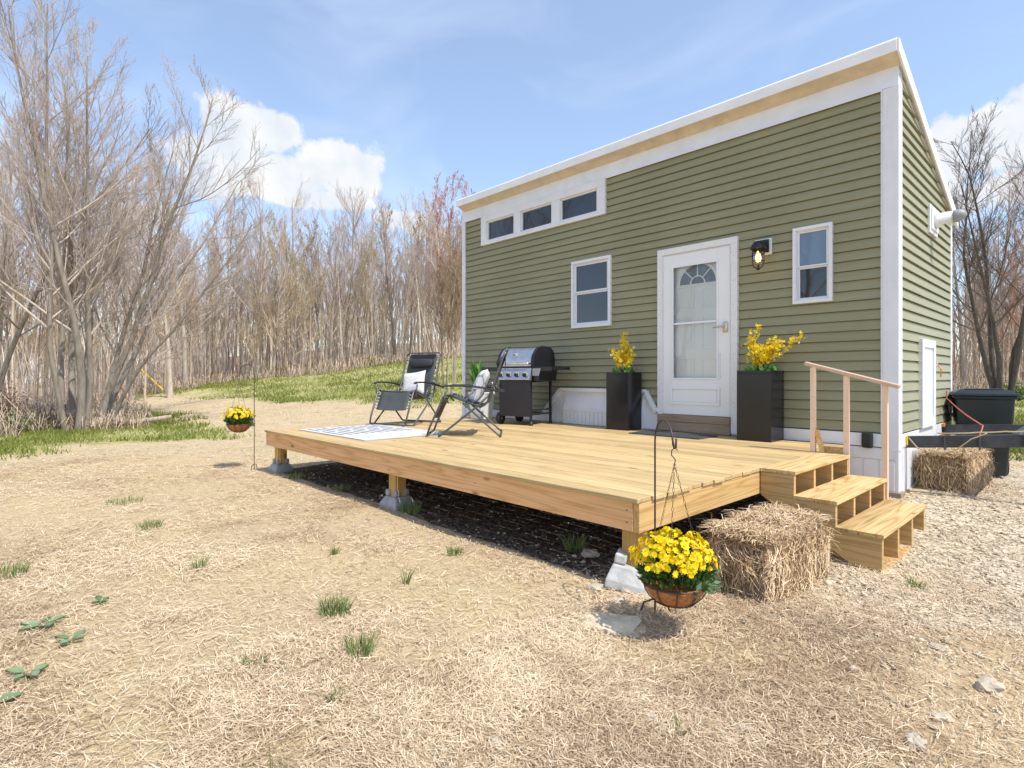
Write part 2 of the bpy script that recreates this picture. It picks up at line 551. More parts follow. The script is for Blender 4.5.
def ground_mat():
    m, nt, b = newmat('ground_mix')
    tc = node(nt, 'ShaderNodeTexCoord')
    P = tc.outputs['Object']

    def nzz(scale, det=6.0, rough=.6, vec=P, dist=0.0):
        n = node(nt, 'ShaderNodeTexNoise', Scale=float(scale), Detail=det, Roughness=rough, Distortion=dist)
        nt.links.new(vec, n.inputs['Vector'])
        return n.outputs['Fac']
    edge = mth(nt, 'SUBTRACT', nzz(2.2, 7.0, .68), .5)

    def att(name, amp=1.1, lo=.42, hi=.6):
        a = node(nt, 'ShaderNodeAttribute', attribute_name=name)
        v = mth(nt, 'ADD', a.outputs['Fac'], mth(nt, 'MULTIPLY', edge, amp))
        mr = node(nt, 'ShaderNodeMapRange')
        mr.interpolation_type = 'SMOOTHSTEP'
        nt.links.new(v, mr.inputs['Value'])
        mr.inputs['From Min'].default_value = lo
        mr.inputs['From Max'].default_value = hi
        # nothing where the mask itself is zero
        return mth(nt, 'MULTIPLY', mr.outputs[0], mth(nt, 'GREATER_THAN', a.outputs['Fac'], .03))
    fine = nzz(55, 5.0, .75)
    mid = nzz(6, 6.0, .65)
    big = nzz(.9, 5.0)
    vo = node(nt, 'ShaderNodeTexVoronoi', Scale=42.0)
    nt.links.new(P, vo.inputs['Vector'])
    vs = node_sep(nt, vo.outputs['Color'])
    # sandy gravel subsoil (the default)
    sand = ramp(nt, mth(nt, 'ADD', mth(nt, 'MULTIPLY', fine, .6), mth(nt, 'MULTIPLY', vs, .4)),
                [(.25, (.36, .275, .16)), (.5, (.54, .425, .26)), (.8, (.67, .555, .37))])
    sand = mixc(nt, mth(nt, 'MULTIPLY', mth(nt, 'SUBTRACT', mid, .4, True), 1.2, True), sand, (.40, .29, .17))
    # hummocky rough patches, lighter where washed
    rough = nzz(2.6, 8.0, .72)
    sand = mixc(nt, mth(nt, 'MULTIPLY', mth(nt, 'SUBTRACT', rough, .5, True), 3.2, True), sand, (.33, .245, .135))
    # straw litter; the dark end paints in shadow between the stalks
    mpw = node(nt, 'ShaderNodeMapping', Scale=(14, 60, 10), Rotation=(0, 0, .6))
    nt.links.new(P, mpw.inputs['Vector'])
    s1 = nzz(1.0, 4.0, .7, mpw.outputs[0], 1.5)
    mpv = node(nt, 'ShaderNodeMapping', Scale=(60, 13, 10), Rotation=(0, 0, -.35))
    nt.links.new(P, mpv.inputs['Vector'])
    s2 = nzz(1.0, 4.0, .7, mpv.outputs[0], 1.5)
    st = mth(nt, 'MAXIMUM', s1, s2)
    straw = ramp(nt, st, [(.38, (.21, .15, .082)), (.52, (.49, .37, .222)), (.72, (.73, .58, .385))])
    straw = mixc(nt, mth(nt, 'MULTIPLY', mth(nt, 'SUBTRACT', big, .42, True), 1.6, True), straw, (.54, .43, .225))
    # crushed stone by the steps
    gr = ramp(nt, vs, [(.1, (.33, .265, .175)), (.5, (.54, .45, .315)), (.9, (.70, .61, .46))])
    # bare dirt
    dirt = ramp(nt, mth(nt, 'ADD', mth(nt, 'MULTIPLY', fine, .5), mth(nt, 'MULTIPLY', mid, .5)),
                [(.3, (.36, .26, .15)), (.5, (.52, .39, .235)), (.7, (.62, .49, .32))])
    # turf
    mpg = node(nt, 'ShaderNodeMapping', Scale=(1, 1, 1))
    nt.links.new(P, mpg.inputs['Vector'])
    tg = nzz(9, 8.0, .72)
    turf = ramp(nt, mth(nt, 'ADD', mth(nt, 'MULTIPLY', tg, .55), mth(nt, 'MULTIPLY', big, .45)),
                [(.34, (.13, .17, .04)), (.44, (.25, .27, .075)), (.53, (.40, .37, .17)), (.64, (.54, .44, .27))])
    # leaf litter below the trees
    lit = ramp(nt, mth(nt, 'ADD', mth(nt, 'MULTIPLY', fine, .5), mth(nt, 'MULTIPLY', mid, .5)),
               [(.32, (.19, .14, .095)), (.5, (.34, .255, .175)), (.68, (.48, .38, .27))])
    # darker soil under the deck
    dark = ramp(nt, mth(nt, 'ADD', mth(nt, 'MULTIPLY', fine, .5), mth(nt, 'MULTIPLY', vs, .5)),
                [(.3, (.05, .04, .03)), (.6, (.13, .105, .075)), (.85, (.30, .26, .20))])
    c = mixc(nt, att('zlitter'), sand, lit)
    c = mixc(nt, att('zstraw'), c, straw)
    c = mixc(nt, att('zgravel'), c, gr)
    c = mixc(nt, att('zdirt'), c, dirt)
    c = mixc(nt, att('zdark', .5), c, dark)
    c = mixc(nt, att('zgrass', 1.5), c, turf)
    nt.links.new(c, b.inputs['Base Color'])
    b.inputs['Roughness'].default_value = .95
    b.inputs['Specular IOR Level'].default_value = .1
    h = mth(nt, 'ADD', mth(nt, 'ADD', mth(nt, 'MULTIPLY', fine, .5), mth(nt, 'MULTIPLY', st, .6)), mth(nt, 'MULTIPLY', vo.outputs['Distance'], -.4))
    bump(nt, b, h, .8, .02)
    return m


M['ground'] = ground_mat()


# ------------------------------------------------------------------ mesh helpers
class MB:
    """collects shapes and links them as ONE mesh object"""

    def __init__(self):
        self.v, self.f, self.mi, self.r, self.s = [], [], [], [], []

    def add(self, vs, fs, mi=0, rnd=None, smooth=False, T=None):
        o = len(self.v)
        if T is not None:
            vs = [tuple(T @ Vector(p)) for p in vs]
        self.v += [tuple(p) for p in vs]
        if rnd is None:
            rnd = random.random()
        for f in fs:
            self.f.append(tuple(i + o for i in f))
            self.mi.append(mi)
            self.r.append(rnd)
            self.s.append(smooth)

    def box(self, x0, x1, y0, y1, z0, z1, mi=0, rnd=None, T=None):
        vs = [(x, y, z) for z in (z0, z1) for y in (y0, y1) for x in (x0, x1)]
        fs = [(0, 2, 3, 1), (4, 5, 7, 6), (0, 1, 5, 4), (2, 6, 7, 3), (0, 4, 6, 2), (1, 3, 7, 5)]
        self.add(vs, fs, mi, rnd, False, T)

    def bar(self, a, b, w, h, mi=0, rnd=None, up=(0, 0, 1)):
        a, b = Vector(a), Vector(b)
        d = b - a
        n = d.length
        d.normalize()
        u = Vector(up)
        s = d.cross(u)
        if s.length < 1e-4:
            s = d.cross(Vector((0, 1, 0)))
        s.normalize()
        u = s.cross(d)
        T = Matrix((d, s, u)).transposed().to_4x4()
        T.translation = a
        self.box(0, n, -w / 2, w / 2, -h / 2, h / 2, mi, rnd, T)

    def prism(self, poly, axis, a0, a1, mi=0, rnd=None, T=None):
        """poly of (u,v); axis 'y' -> (u,.,v) extruded along y, 'x' -> (.,u,v), 'z' -> (u,v,.)"""
        n = len(poly)

        def P(u, v, a):
            return {'y': (u, a, v), 'x': (a, u, v), 'z': (u, v, a)}[axis]
        vs = [P(u, v, a0) for u, v in poly] + [P(u, v, a1) for u, v in poly]
        fs = [tuple(range(n)), tuple(range(2 * n - 1, n - 1, -1))]
        for i in range(n):
            j = (i + 1) % n
            fs.append((i, i + n, j + n, j))
        self.add(vs, fs, mi, rnd, False, T)

    def tube(self, pts, rad, n=8, mi=0, rnd=None, closed=False, caps=True, T=None, smooth=True):
        pts = [Vector(p) for p in pts]
        m = len(pts)
        if not hasattr(rad, '__len__'):
            rad = [rad] * m
        vs = []
        ref = None
        for i, p in enumerate(pts):
            if closed:
                t = pts[(i + 1) % m] - pts[i - 1]
            else:
                t = pts[min(i + 1, m - 1)] - pts[max(i - 1, 0)]
            t.normalize()
            if ref is None:
                ref = Vector((0, 0, 1)) if abs(t.z) < .9 else Vector((1, 0, 0))
            s = t.cross(ref)
            if s.length < 1e-5:
                s = t.cross(Vector((0, 1, 0)))
            s.normalize()
            u = s.cross(t)
            ref = u
            for k in range(n):
                a = 2 * math.pi * k / n
                vs.append(p + (s * math.cos(a) + u * math.sin(a)) * rad[i])
        fs = []
        for i in range(m if closed else m - 1):
            j = (i + 1) % m
            for k in range(n):
                l = (k + 1) % n
                fs.append((i * n + k, i * n + l, j * n + l, j * n + k))
        if caps and not closed:
            fs.append(tuple(range(n - 1, -1, -1)))
            fs.append(tuple((m - 1) * n + k for k in range(n)))
        self.add(vs, fs, mi, rnd, smooth, T)

    def lathe(self, prof, n=20, mi=0, rnd=None, T=None, smooth=True, sx=1.0, sy=1.0):
        vs, fs = [], []
        for r, z in prof:
            for k in range(n):
                a = 2 * math.pi * k / n
                vs.append((r * math.cos(a) * sx, r * math.sin(a) * sy, z))
        for i in range(len(prof) - 1):
            for k in range(n):
                l = (k + 1) % n
                fs.append((i * n + k, i * n + l, (i + 1) * n + l, (i + 1) * n + k))
        fs.append(tuple(range(n - 1, -1, -1)))
        fs.append(tuple((len(prof) - 1) * n + k for k in range(n)))
        self.add(vs, fs, mi, rnd, smooth, T)

    def grid(self, fn, nu, nv, mi=0, rnd=None, smooth=True, T=None):
        vs = [fn(i / nu, j / nv) for j in range(nv + 1) for i in range(nu + 1)]
        fs = []
        for j in range(nv):
            for i in range(nu):
                a = j * (nu + 1) + i
                fs.append((a, a + 1, a + nu + 2, a + nu + 1))
        self.add(vs, fs, mi, rnd, smooth, T)

    def build(self, name, mats, parent=None, bevel=0.0, solid=0.0):
        me = bpy.data.meshes.new(name)
        me.from_pydata(self.v, [], self.f)
        if not isinstance(mats, (list, tuple)):
            mats = [mats]
        for q in mats:
            me.materials.append(M[q] if isinstance(q, str) else q)
        me.polygons.foreach_set('material_index', self.mi)
        me.polygons.foreach_set('use_smooth', self.s)
        at = me.attributes.new('rnd', 'FLOAT', 'FACE')
        at.data.foreach_set('value', self.r)
        me.update()
        o = bpy.data.objects.new(name, me)
        COL.objects.link(o)
        if parent is not None:
            o.parent = parent
        if solid:
            s = o.modifiers.new('solid', 'SOLIDIFY')
            s.thickness = solid
            s.offset = 0
        if bevel:
            bv = o.modifiers.new('bevel', 'BEVEL')
            bv.width = bevel
            bv.segments = 2
            bv.limit_method = 'ANGLE'
            bv.angle_limit = R(40)
            bv.use_clamp_overlap = True
        return o


def np_mesh(name, V, Fc, mats, mi=None, rnd=None, parent=None, smooth=False):
    """fast mesh from arrays, Fc is an (n,3) or (n,4) array"""
    me = bpy.data.meshes.new(name)
    k = Fc.shape[1]
    me.vertices.add(len(V))
    me.vertices.foreach_set('co', np.asarray(V, np.float32).ravel())
    me.loops.add(Fc.size)
    me.loops.foreach_set('vertex_index', Fc.astype(np.int32).ravel())
    me.polygons.add(len(Fc))
    me.polygons.foreach_set('loop_start', np.arange(0, Fc.size, k, dtype=np.int32))
    if not isinstance(mats, (list, tuple)):
        mats = [mats]
    for q in mats:
        me.materials.append(M[q] if isinstance(q, str) else q)
    if mi is not None:
        me.polygons.foreach_set('material_index', mi.astype(np.int32))
    if smooth:
        me.polygons.foreach_set('use_smooth', np.ones(len(Fc), bool))
    me.update(calc_edges=True)
    me.validate()
    at = me.attributes.new('rnd', 'FLOAT', 'FACE')
    at.data.foreach_set('value', (np.zeros(len(Fc)) if rnd is None else rnd).astype(np.float32))
    o = bpy.data.objects.new(name, me)
    COL.objects.link(o)
    if parent is not None:
        o.parent = parent
    return o


def tag(o, label=None, cat=None, group=None, kind=None):
    if label:
        o['label'] = label
    if cat:
        o['category'] = cat
    if group:
        o['group'] = group
    if kind:
        o['kind'] = kind
    return o


def thing(name, label, cat, loc=(0, 0, 0), rz=0.0, group=None):
    o = bpy.data.objects.new(name, None)
    o.empty_display_size = .2
    COL.objects.link(o)
    o.location = loc
    o.rotation_euler = (0, 0, rz)
    return tag(o, label, cat, group)


def dup(o, parent=None):
    c = o.copy()
    COL.objects.link(c)
    c.parent = parent
    for ch in list(o.children):
        dup(ch, c)
    return c


# ------------------------------------------------------------------ terrain
PXT = np.array([-500, -200, 0, 100, 200, 300, 380, 440, 520, 620, 700, 850, 950, 1010, 1100, 1300], float)
ZCT = np.array([-.6, -.5, -.3, .1, .72, 1.18, 1.78, 2.15, 2.3, 2.0, 1.4, .7, .55, .45, .3, .1])
PHT = np.arctan((PXT - CX) / F)


def terr(X, Y):
    X = np.asarray(X, float)
    Y = np.asarray(Y, float)
    D = X * FW[0] + Y * FW[1]
    Q = X * RT[0] + Y * RT[1]
    ph = np.arctan2(Q, D)
    r = np.hypot(Q, D)
    zc = np.interp(ph, PHT, ZCT, left=0, right=0)
    dd = r * np.cos(np.clip(np.abs(ph), 0, 1.05))
    u = np.clip((dd - 10) / 20, 0, 1) ** 1.5
    z = -.05 + (zc + .05) * u
    z = z - .085 * np.exp(-((X + .8) ** 2 + (Y - 4.4) ** 2) / 1.4) + .1 * np.exp(-((X + 1.2) ** 2 + (Y - 6.9) ** 2) / 1.6)
    far = np.clip((r - 9) / 8, 0, 1)
    rise = np.interp(ph, [-1.2, -.7, -.2, .35, .8, 1.2], [0, 2.2, 4.2, 4.0, 2.4, 0])
    z = z + rise * np.clip((dd - 37) / 40, 0, 1) ** 1.2
    z = z + .006 * (np.sin(X * 3.1 + 1.3 * Y) + np.sin(Y * 4.3 - X * 1.7)) + .035 * far * (np.sin(X * .9 + .4 * Y) + np.sin(Y * 1.3 - X * .6))
    return z


def th(x, y):
    return float(terr(x, y))


def cw(px, D):
    """a place on the ground: picture column px of the survey, D metres away"""
    p = FW * D + RT * ((px - CX) / F * D)
    return float(p[0]), float(p[1])


def sdf(P, poly):
    """signed distance to a polygon, positive inside"""
    poly = np.asarray(poly, float)
    n = len(poly)
    d = np.full(len(P), 1e9)
    ins = np.zeros(len(P), bool)
    for i in range(n):
        a, b = poly[i], poly[(i + 1) % n]
        e = b - a
        w = P - a
        t = np.clip((w @ e) / (e @ e), 0, 1)
        d = np.minimum(d, np.hypot(*(w - t[:, None] * e).T))
        c = ((a[1] <= P[:, 1]) & (b[1] > P[:, 1])) | ((b[1] <= P[:, 1]) & (a[1] > P[:, 1]))
        with np.errstate(divide='ignore', invalid='ignore'):
            xi = a[0] + (P[:, 1] - a[1]) / (b[1] - a[1]) * e[0]
        ins ^= c & (P[:, 0] < xi)
    return np.where(ins, d, -d)


def zone(P, poly, soft):
    return np.clip(.5 + sdf(P, poly) / (2 * soft), 0, 1)


def pol(*pd):
    return [cw(px, D) for px, D in pd]


Z_BAND = [(-11.2, -2.5), (-11.4, .22), (-12.0, .97), (-12.2, 1.98), (-11.95, 2.72), (-11.96, 3.5), (-13.5, 4.25), (-14.6, 3.75),
          (-16.3, 3.54), (-18.8, 4.1), (-22, 3.3), (-21.6, 1.75), (-18, -2.5)]
Z_MOUND = pol((100, 27.5), (160, 25.5), (200, 23.5), (250, 20.5), (290, 18.8), (330, 18.2), (370, 17.0), (430, 16.6), (470, 16.8), (640, 17), (640, 40),
              (440, 36), (300, 34), (180, 33), (100, 31))
Z_RIGHT = [(-.6, 10.2), (-.9, 11.2), (-1.3, 12.6), (-2.4, 14.6), (-3.5, 17), (-6, 33), (6, 40), (16, 20), (9, 11), (2, 9.6)]
Z_STRAW = [(-10.4, -3), (-9.9, .19), (-10.5, 1.57), (-8.5, 2.78), (-7.4, 2.7), (-4.1, 2.72), (-2.0, 2.62), (-1.3, 3.2), (-1.15, 2.9), (-.75, 2.75),
           (-.55, 2.1), (-.5, 1.2), (0, 0), (1.5, -2), (1, -5)]
Z_GRAVEL = [(-1.5, 4.1), (-1.15, 3.4), (-1.1, 2.9), (-.8, 2.8), (-.45, 3.6), (1.5, 5.6), (3, 9), (-.5, 10.4), (-1.3, 9.0), (-1.3, 6.3)]
Z_DIRT = [(-.62, 3.3), (-.2, 4.0), (1.5, 5.5), (2.5, 3), (.8, .3), (-.55, 1.2), (-.72, 1.9)]
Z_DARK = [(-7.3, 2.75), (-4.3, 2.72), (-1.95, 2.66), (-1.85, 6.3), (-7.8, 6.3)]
Z_LITTER = pol((-300, 15), (-60, 13.5), (0, 12.9), (60, 13.2), (110, 15), (150, 19), (100, 27.5), (180, 33), (300, 33), (440, 36.5), (640, 40), (900, 30),
               (960, 25), (1024, 24.5), (1400, 22), (1400, 80), (-300, 80))


def zones(X, Y):
    P = np.column_stack([np.asarray(X, float), np.asarray(Y, float)])
    z = {}
    z['zgrass'] = np.maximum.reduce([zone(P, Z_BAND, .9), zone(P, Z_MOUND, 1.6), zone(P, Z_RIGHT, 1.0)])
    z['zstraw'] = zone(P, Z_STRAW, .45)
    z['zgravel'] = zone(P, Z_GRAVEL, .35)
    z['zdirt'] = zone(P, Z_DIRT, .4) * .95
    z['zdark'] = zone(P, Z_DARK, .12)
    z['zlitter'] = zone(P, Z_LITTER, 1.2)
    return z


def build_ground():
    radii = np.concatenate([np.linspace(.15, 12, 190), np.geomspace(12.1, 60, 110), np.geomspace(63, 2500, 26)])
    nphi = 560
    # denser in front of the viewer's side of the yard
    u = np.linspace(0, 1, nphi, endpoint=False)
    ang = 2 * np.pi * (u - .5)
    ang = ang - .55 * np.sin(ang)
    base = math.atan2(FW[1], FW[0])
    A, RR = np.meshgrid(ang + base, radii)
    X, Y = (RR * np.cos(A)).ravel(), (RR * np.sin(A)).ravel()
    Z = terr(X, Y)
    fine = np.clip(1 - np.hypot(X, Y) / 14, 0, 1)
    Z += fine * .007 * (rng.random(len(X)) - .5)
    nr = len(radii)
    i, j = np.meshgrid(np.arange(nr - 1), np.arange(nphi), indexing='ij')
    a = (i * nphi + j).ravel()
    bq = (i * nphi + (j + 1) % nphi).ravel()
    Fq = np.column_stack([a, a + nphi, bq + nphi, bq])
    V = np.column_stack([X, Y, Z])
    # close the middle
    V = np.vstack([V, [[0, 0, th(0, 0)]]])
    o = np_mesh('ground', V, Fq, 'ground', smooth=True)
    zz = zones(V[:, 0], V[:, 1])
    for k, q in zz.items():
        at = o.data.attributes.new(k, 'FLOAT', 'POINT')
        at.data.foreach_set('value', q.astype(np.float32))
    tag(o, kind='structure')


build_ground()
SIZE_K = 1.0


def in_view_points(n, dmin, dmax, power, lim=1.08):
    """random ground places in front of the viewer, thinning out with distance"""
    t = rng.random(n)
    D = (dmin ** (1 - power) + t * (dmax ** (1 - power) - dmin ** (1 - power))) ** (1 / (1 - power)) if power != 1 else dmin * (dmax / dmin) ** t
    q = (rng.random(n) * 2 - 1) * lim
    X = FW[0] * D + RT[0] * q * D
    Y = FW[1] * D + RT[1] * q * D
    return X, Y, D


def vnoise(X, Y, s, seed):
    """cheap smooth value noise for clumping"""
    r = np.random.default_rng(seed)
    g = r.random((64, 64))
    x, y = X / s, Y / s
    xi, yi = np.floor(x).astype(int), np.floor(y).astype(int)
    fx, fy = x - xi, y - yi
    fx, fy = fx * fx * (3 - 2 * fx), fy * fy * (3 - 2 * fy)
    G = lambda a, b: g[a % 64, b % 64]
    return (G(xi, yi) * (1 - fx) + G(xi + 1, yi) * fx) * (1 - fy) + (G(xi, yi + 1) * (1 - fx) + G(xi + 1, yi + 1) * fx) * fy


def ribbon_mesh(name, P0, P1, P2, w, mats, rnd, lift=None):
    """bent two-piece ribbons"""
    n = len(P0)
    d = P2 - P0
    side = np.column_stack([-d[:, 1], d[:, 0], np.zeros(n)])
    side /= np.maximum(np.linalg.norm(side, axis=1), 1e-6)[:, None]
    side += rng.normal(0, .25, (n, 3)) * np.array([0, 0, 1])
    hw = (w / 2)[:, None] * side
    V = np.stack([P0 - hw * .7, P0 + hw * .7, P1 + hw, P1 - hw, P2 + hw * .45, P2 - hw * .45], 1).reshape(-1, 3)
    o = np.arange(n)[:, None] * 6
    Fq = np.concatenate([o + np.array([[0, 1, 2, 3]]), o + np.array([[3, 2, 4, 5]])])
    return np_mesh(name, V, Fq, mats, rnd=np.concatenate([rnd, rnd]))


def build_straw():
    X, Y, D = in_view_points(420000, 1.45, 13, 1.5, 1.0)
    zz = zones(X, Y)
    cl = vnoise(X, Y, .35, 3) * .55 + vnoise(X, Y, 1.3, 4) * .45
    p = np.clip(zz['zstraw'] * 1.2, 0, 1) * np.clip((cl - .27) * 2.1, .10, .92) * (1 - .75 * zz['zdirt'])
    p = np.maximum(p, .13 * np.clip(zz['zdirt'] + zz['zgravel'], 0, 1) * (cl > .45))
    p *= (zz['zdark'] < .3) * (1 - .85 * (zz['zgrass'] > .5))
    # a little loose hay blown round the bales and the foot of the steps
    for cx, cy, rr in ((-1.05, 3.1, .5), (-1.5, 2.7, .5), (-.85, 6.9, .5), (-.75, 4.2, .4), (-1.0, 7.9, .4)):
        p = np.maximum(p, .6 * np.exp(-((X - cx) ** 2 + (Y - cy) ** 2) / rr ** 2))
    k = rng.random(len(X)) < p
    X, Y, D = X[k], Y[k], D[k]
    n = len(X)
    ln = rng.uniform(.018, .085, n) * (.75 + .09 * D) * np.where(rng.random(n) < .06, 1.7, 1)
    w = rng.uniform(.0012, .003, n) * (.8 + .17 * D)
    flow = vnoise(X, Y, .6, 8) * 6.3
    a = flow + rng.normal(0, 1.3, n)
    dx, dy = np.cos(a) * ln / 2, np.sin(a) * ln / 2
    bend = rng.normal(0, .12, n)
    z = terr(X, Y)
    lift = rng.uniform(.002, .016, n) * (.4 + cl[k])
    t1, t2 = rng.uniform(-.006, .012, n), rng.uniform(-.006, .02, n)
    P0 = np.column_stack([X - dx, Y - dy, z + lift + t1])
    P1 = np.column_stack([X - dy * bend, Y + dx * bend, z + lift + .006])
    P2 = np.column_stack([X + dx, Y + dy, z + lift + t2])
    o = ribbon_mesh('loose_straw', P0, P1, P2, w, 'straw', np.clip(rng.normal(.52, .28, n) + (vnoise(X, Y, .9, 61) - .5) * .55 + (vnoise(X, Y, .22, 62) - .5) * .35, 0, 1))
    tag(o, 'dry pinkish tan straw strewn thickly over the front yard', 'straw', kind='stuff')


build_straw()


def build_gravel():
    X, Y, D = in_view_points(120000, 1.5, 26, 1.15, 1.0)
    zz = zones(X, Y)
    sandy = np.clip(1 - zz['zstraw'] - zz['zgravel'] - zz['zdirt'] - zz['zgrass'] - zz['zlitter'] - zz['zdark'], 0, 1)
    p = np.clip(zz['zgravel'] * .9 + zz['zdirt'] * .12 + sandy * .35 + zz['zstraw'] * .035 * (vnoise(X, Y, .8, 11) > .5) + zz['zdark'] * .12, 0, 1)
    k = (rng.random(len(X)) < p) & ~((X > -1.8) & (X < -.99) & (Y > 4.2) & (Y < 5.5))
    X, Y, D = X[k], Y[k], D[k]
    n = len(X)
    t = (1 + 5 ** .5) / 2
    # flattened octahedra, jittered: angular crushed stone
    base = np.array([(1, 0, 0), (0, 1, 0), (-1, 0, 0), (0, -1, 0), (0, 0, 1), (0, 0, -1)], float)
    fc = np.array([(0, 1, 4), (1, 2, 4), (2, 3, 4), (3, 0, 4), (1, 0, 5), (2, 1, 5), (3, 2, 5), (0, 3, 5)])
    s = rng.lognormal(-5.05, .42, n) * (.9 + .07 * D)
    B = base[None] * (1 + rng.normal(0, .3, (n, 6, 1))) + rng.normal(0, .18, (n, 6, 3))
    B *= s[:, None, None] * np.array([1.15, .9, .55])
    a = rng.random(n) * 6.28
    c, q = np.cos(a)[:, None], np.sin(a)[:, None]
    V = np.stack([B[..., 0] * c - B[..., 1] * q + X[:, None], B[..., 0] * q + B[..., 1] * c + Y[:, None],
                  B[..., 2] + (terr(X, Y) + s * .2)[:, None]], -1).reshape(-1, 3)
    Fq = (np.arange(n)[:, None, None] * 6 + fc[None]).reshape(-1, 3)
    o = np_mesh('gravel', V, Fq, 'pebble', rnd=np.repeat(rng.random(n), 8))
    tag(o, 'loose pale crushed stone scattered round the steps and drive', 'gravel', kind='stuff')


build_gravel()


def build_grass():
    X1, Y1, D1 = in_view_points(260000, 8, 38, .4, 1.05)
    zz = zones(X1, Y1)
    cl = vnoise(X1, Y1, 1.1, 21) * .5 + vnoise(X1, Y1, 3.3, 22) * .5
    g = zz['zgrass'] + (vnoise(X1, Y1, .9, 23) - .5) * .9
    p = np.clip((g - .42) * 3, 0, 1) * (zz['zgrass'] > .05) * np.where(D1 < 16, np.clip((cl - .15) * 3, .25, 1), np.clip((cl - .25) * 1.9, .10, .8))
    k = rng.random(len(X1)) < p
    X, Y, D = X1[k], Y1[k], D1[k]
    n = len(X)
    h = rng.uniform(.04, .12, n) * (.6 + cl[k])
    w = rng.uniform(.008, .016, n) * (.7 + .04 * D)
    a = rng.random(n) * 6.28
    z = terr(X, Y)
    lean = rng.normal(0, .45, (n, 2)) * h[:, None]
    P0 = np.column_stack([X - np.cos(a) * w, Y - np.sin(a) * w, z - .01])
    P1 = np.column_stack([X + np.cos(a) * w, Y + np.sin(a) * w, z - .01])
    P2 = np.column_stack([X + lean[:, 0], Y + lean[:, 1], z + h])
    V = np.stack([P0, P1, P2], 1).reshape(-1, 3)
    rnd = np.clip(.72 - cl[k] * .75 + rng.normal(.05, .18, n) - .22 * (D < 16), 0, 1)
    o = np_mesh('grass', V, np.arange(3 * n).reshape(-1, 3), 'grass', rnd=rnd)
    tag(o, 'patchy spring grass on the mound and along the yard edges', 'grass', kind='stuff')


build_grass()


# ------------------------------------------------------------------ trees
def grow(spec, seed):
    """returns (trunk polylines, branch polylines): each (points, radii)"""
    r = np.random.default_rng(seed)
    trunk, br = [], []

    def nrm(v):
        return v / max(1e-9, np.linalg.norm(v))

    def line(p, d, L, r0, r1, nseg, wob, up):
        pts, rad = [p], [r0]
        for i in range(nseg):
            d = nrm(d + r.normal(0, wob, 3) + np.array([0, 0, up]))
            p = p + d * L / nseg
            pts.append(p)
            rad.append(r0 + (r1 - r0) * (i + 1) / nseg)
        return np.array(pts), np.array(rad)

    def spawn(pts, rad, L, lvl):
        S = spec['lv'][lvl]
        n = S['n']
        m = len(pts) - 1
        for k in range(n):
            t = S['t0'] + (1 - S['t0']) * ((k + r.random()) / n)
            i = min(int(t * m), m - 1)
            f = t * m - i
            p = pts[i] * (1 - f) + pts[i + 1] * f
            ax = nrm(pts[i + 1] - pts[i])
            q = r.normal(0, 1, 3)
            side = nrm(q - ax * (q @ ax))
            an = R(S['ang'] + r.normal(0, S.get('angv', 9)))
            d = ax * math.cos(an) + side * math.sin(an)
            rr = rad[i] * (1 - f) + rad[i + 1] * f
            l2 = S['len'] * L * (1 - S.get('taper', .6) * t) * r.uniform(.65, 1.25)
            r0 = max(spec['rmin'], min(rr * .75, S['rad'] * l2))
            P, Rd = line(p, d, l2, r0, max(spec['rmin'] * .7, r0 * .35), S['seg'], S['wob'], S['up'])
            br.append((P, Rd))
            if lvl + 1 < len(spec['lv']):
                spawn(P, Rd, l2, lvl + 1)
    for (p, d, H, r0) in spec['stems']:
        P, Rd = line(np.array(p, float), nrm(np.array(d, float)), H, r0, max(.012, r0 * .12), spec.get('tseg', 12), spec['twob'], spec.get('tup', .03))
        Rd[0] *= spec.get('flare', 1.35)
        trunk.append((P, Rd))
        spawn(P, Rd, H, 0)
    return trunk, br


def tubes_np(lines, nmin=3):
    Vs, Fs, o = [], [], 0
    for P, Rd in lines:
        n = 9 if Rd[0] > .05 else (5 if Rd[0] > .022 else nmin)
        m = len(P)
        T = np.gradient(P, axis=0)
        T /= np.maximum(np.linalg.norm(T, axis=1), 1e-9)[:, None]
        ref = np.array([.31, .95, .02]) if abs(T[0, 2]) > .8 else np.array([0, 0, 1.])
        S = np.cross(T, ref)
        S /= np.maximum(np.linalg.norm(S, axis=1), 1e-9)[:, None]
        U = np.cross(S, T)
        a = np.arange(n) * 2 * np.pi / n
        V = P[:, None] + Rd[:, None, None] * (S[:, None] * np.cos(a)[None, :, None] + U[:, None] * np.sin(a)[None, :, None])
        Vs.append(V.reshape(-1, 3))
        i, k = np.meshgrid(np.arange(m - 1), np.arange(n), indexing='ij')
        q = o + i * n + k
        q2 = o + i * n + (k + 1) % n
        Fs.append(np.stack([q, q2, q2 + n, q + n], -1).reshape(-1, 4))
        o += m * n
    return np.concatenate(Vs), np.concatenate(Fs)


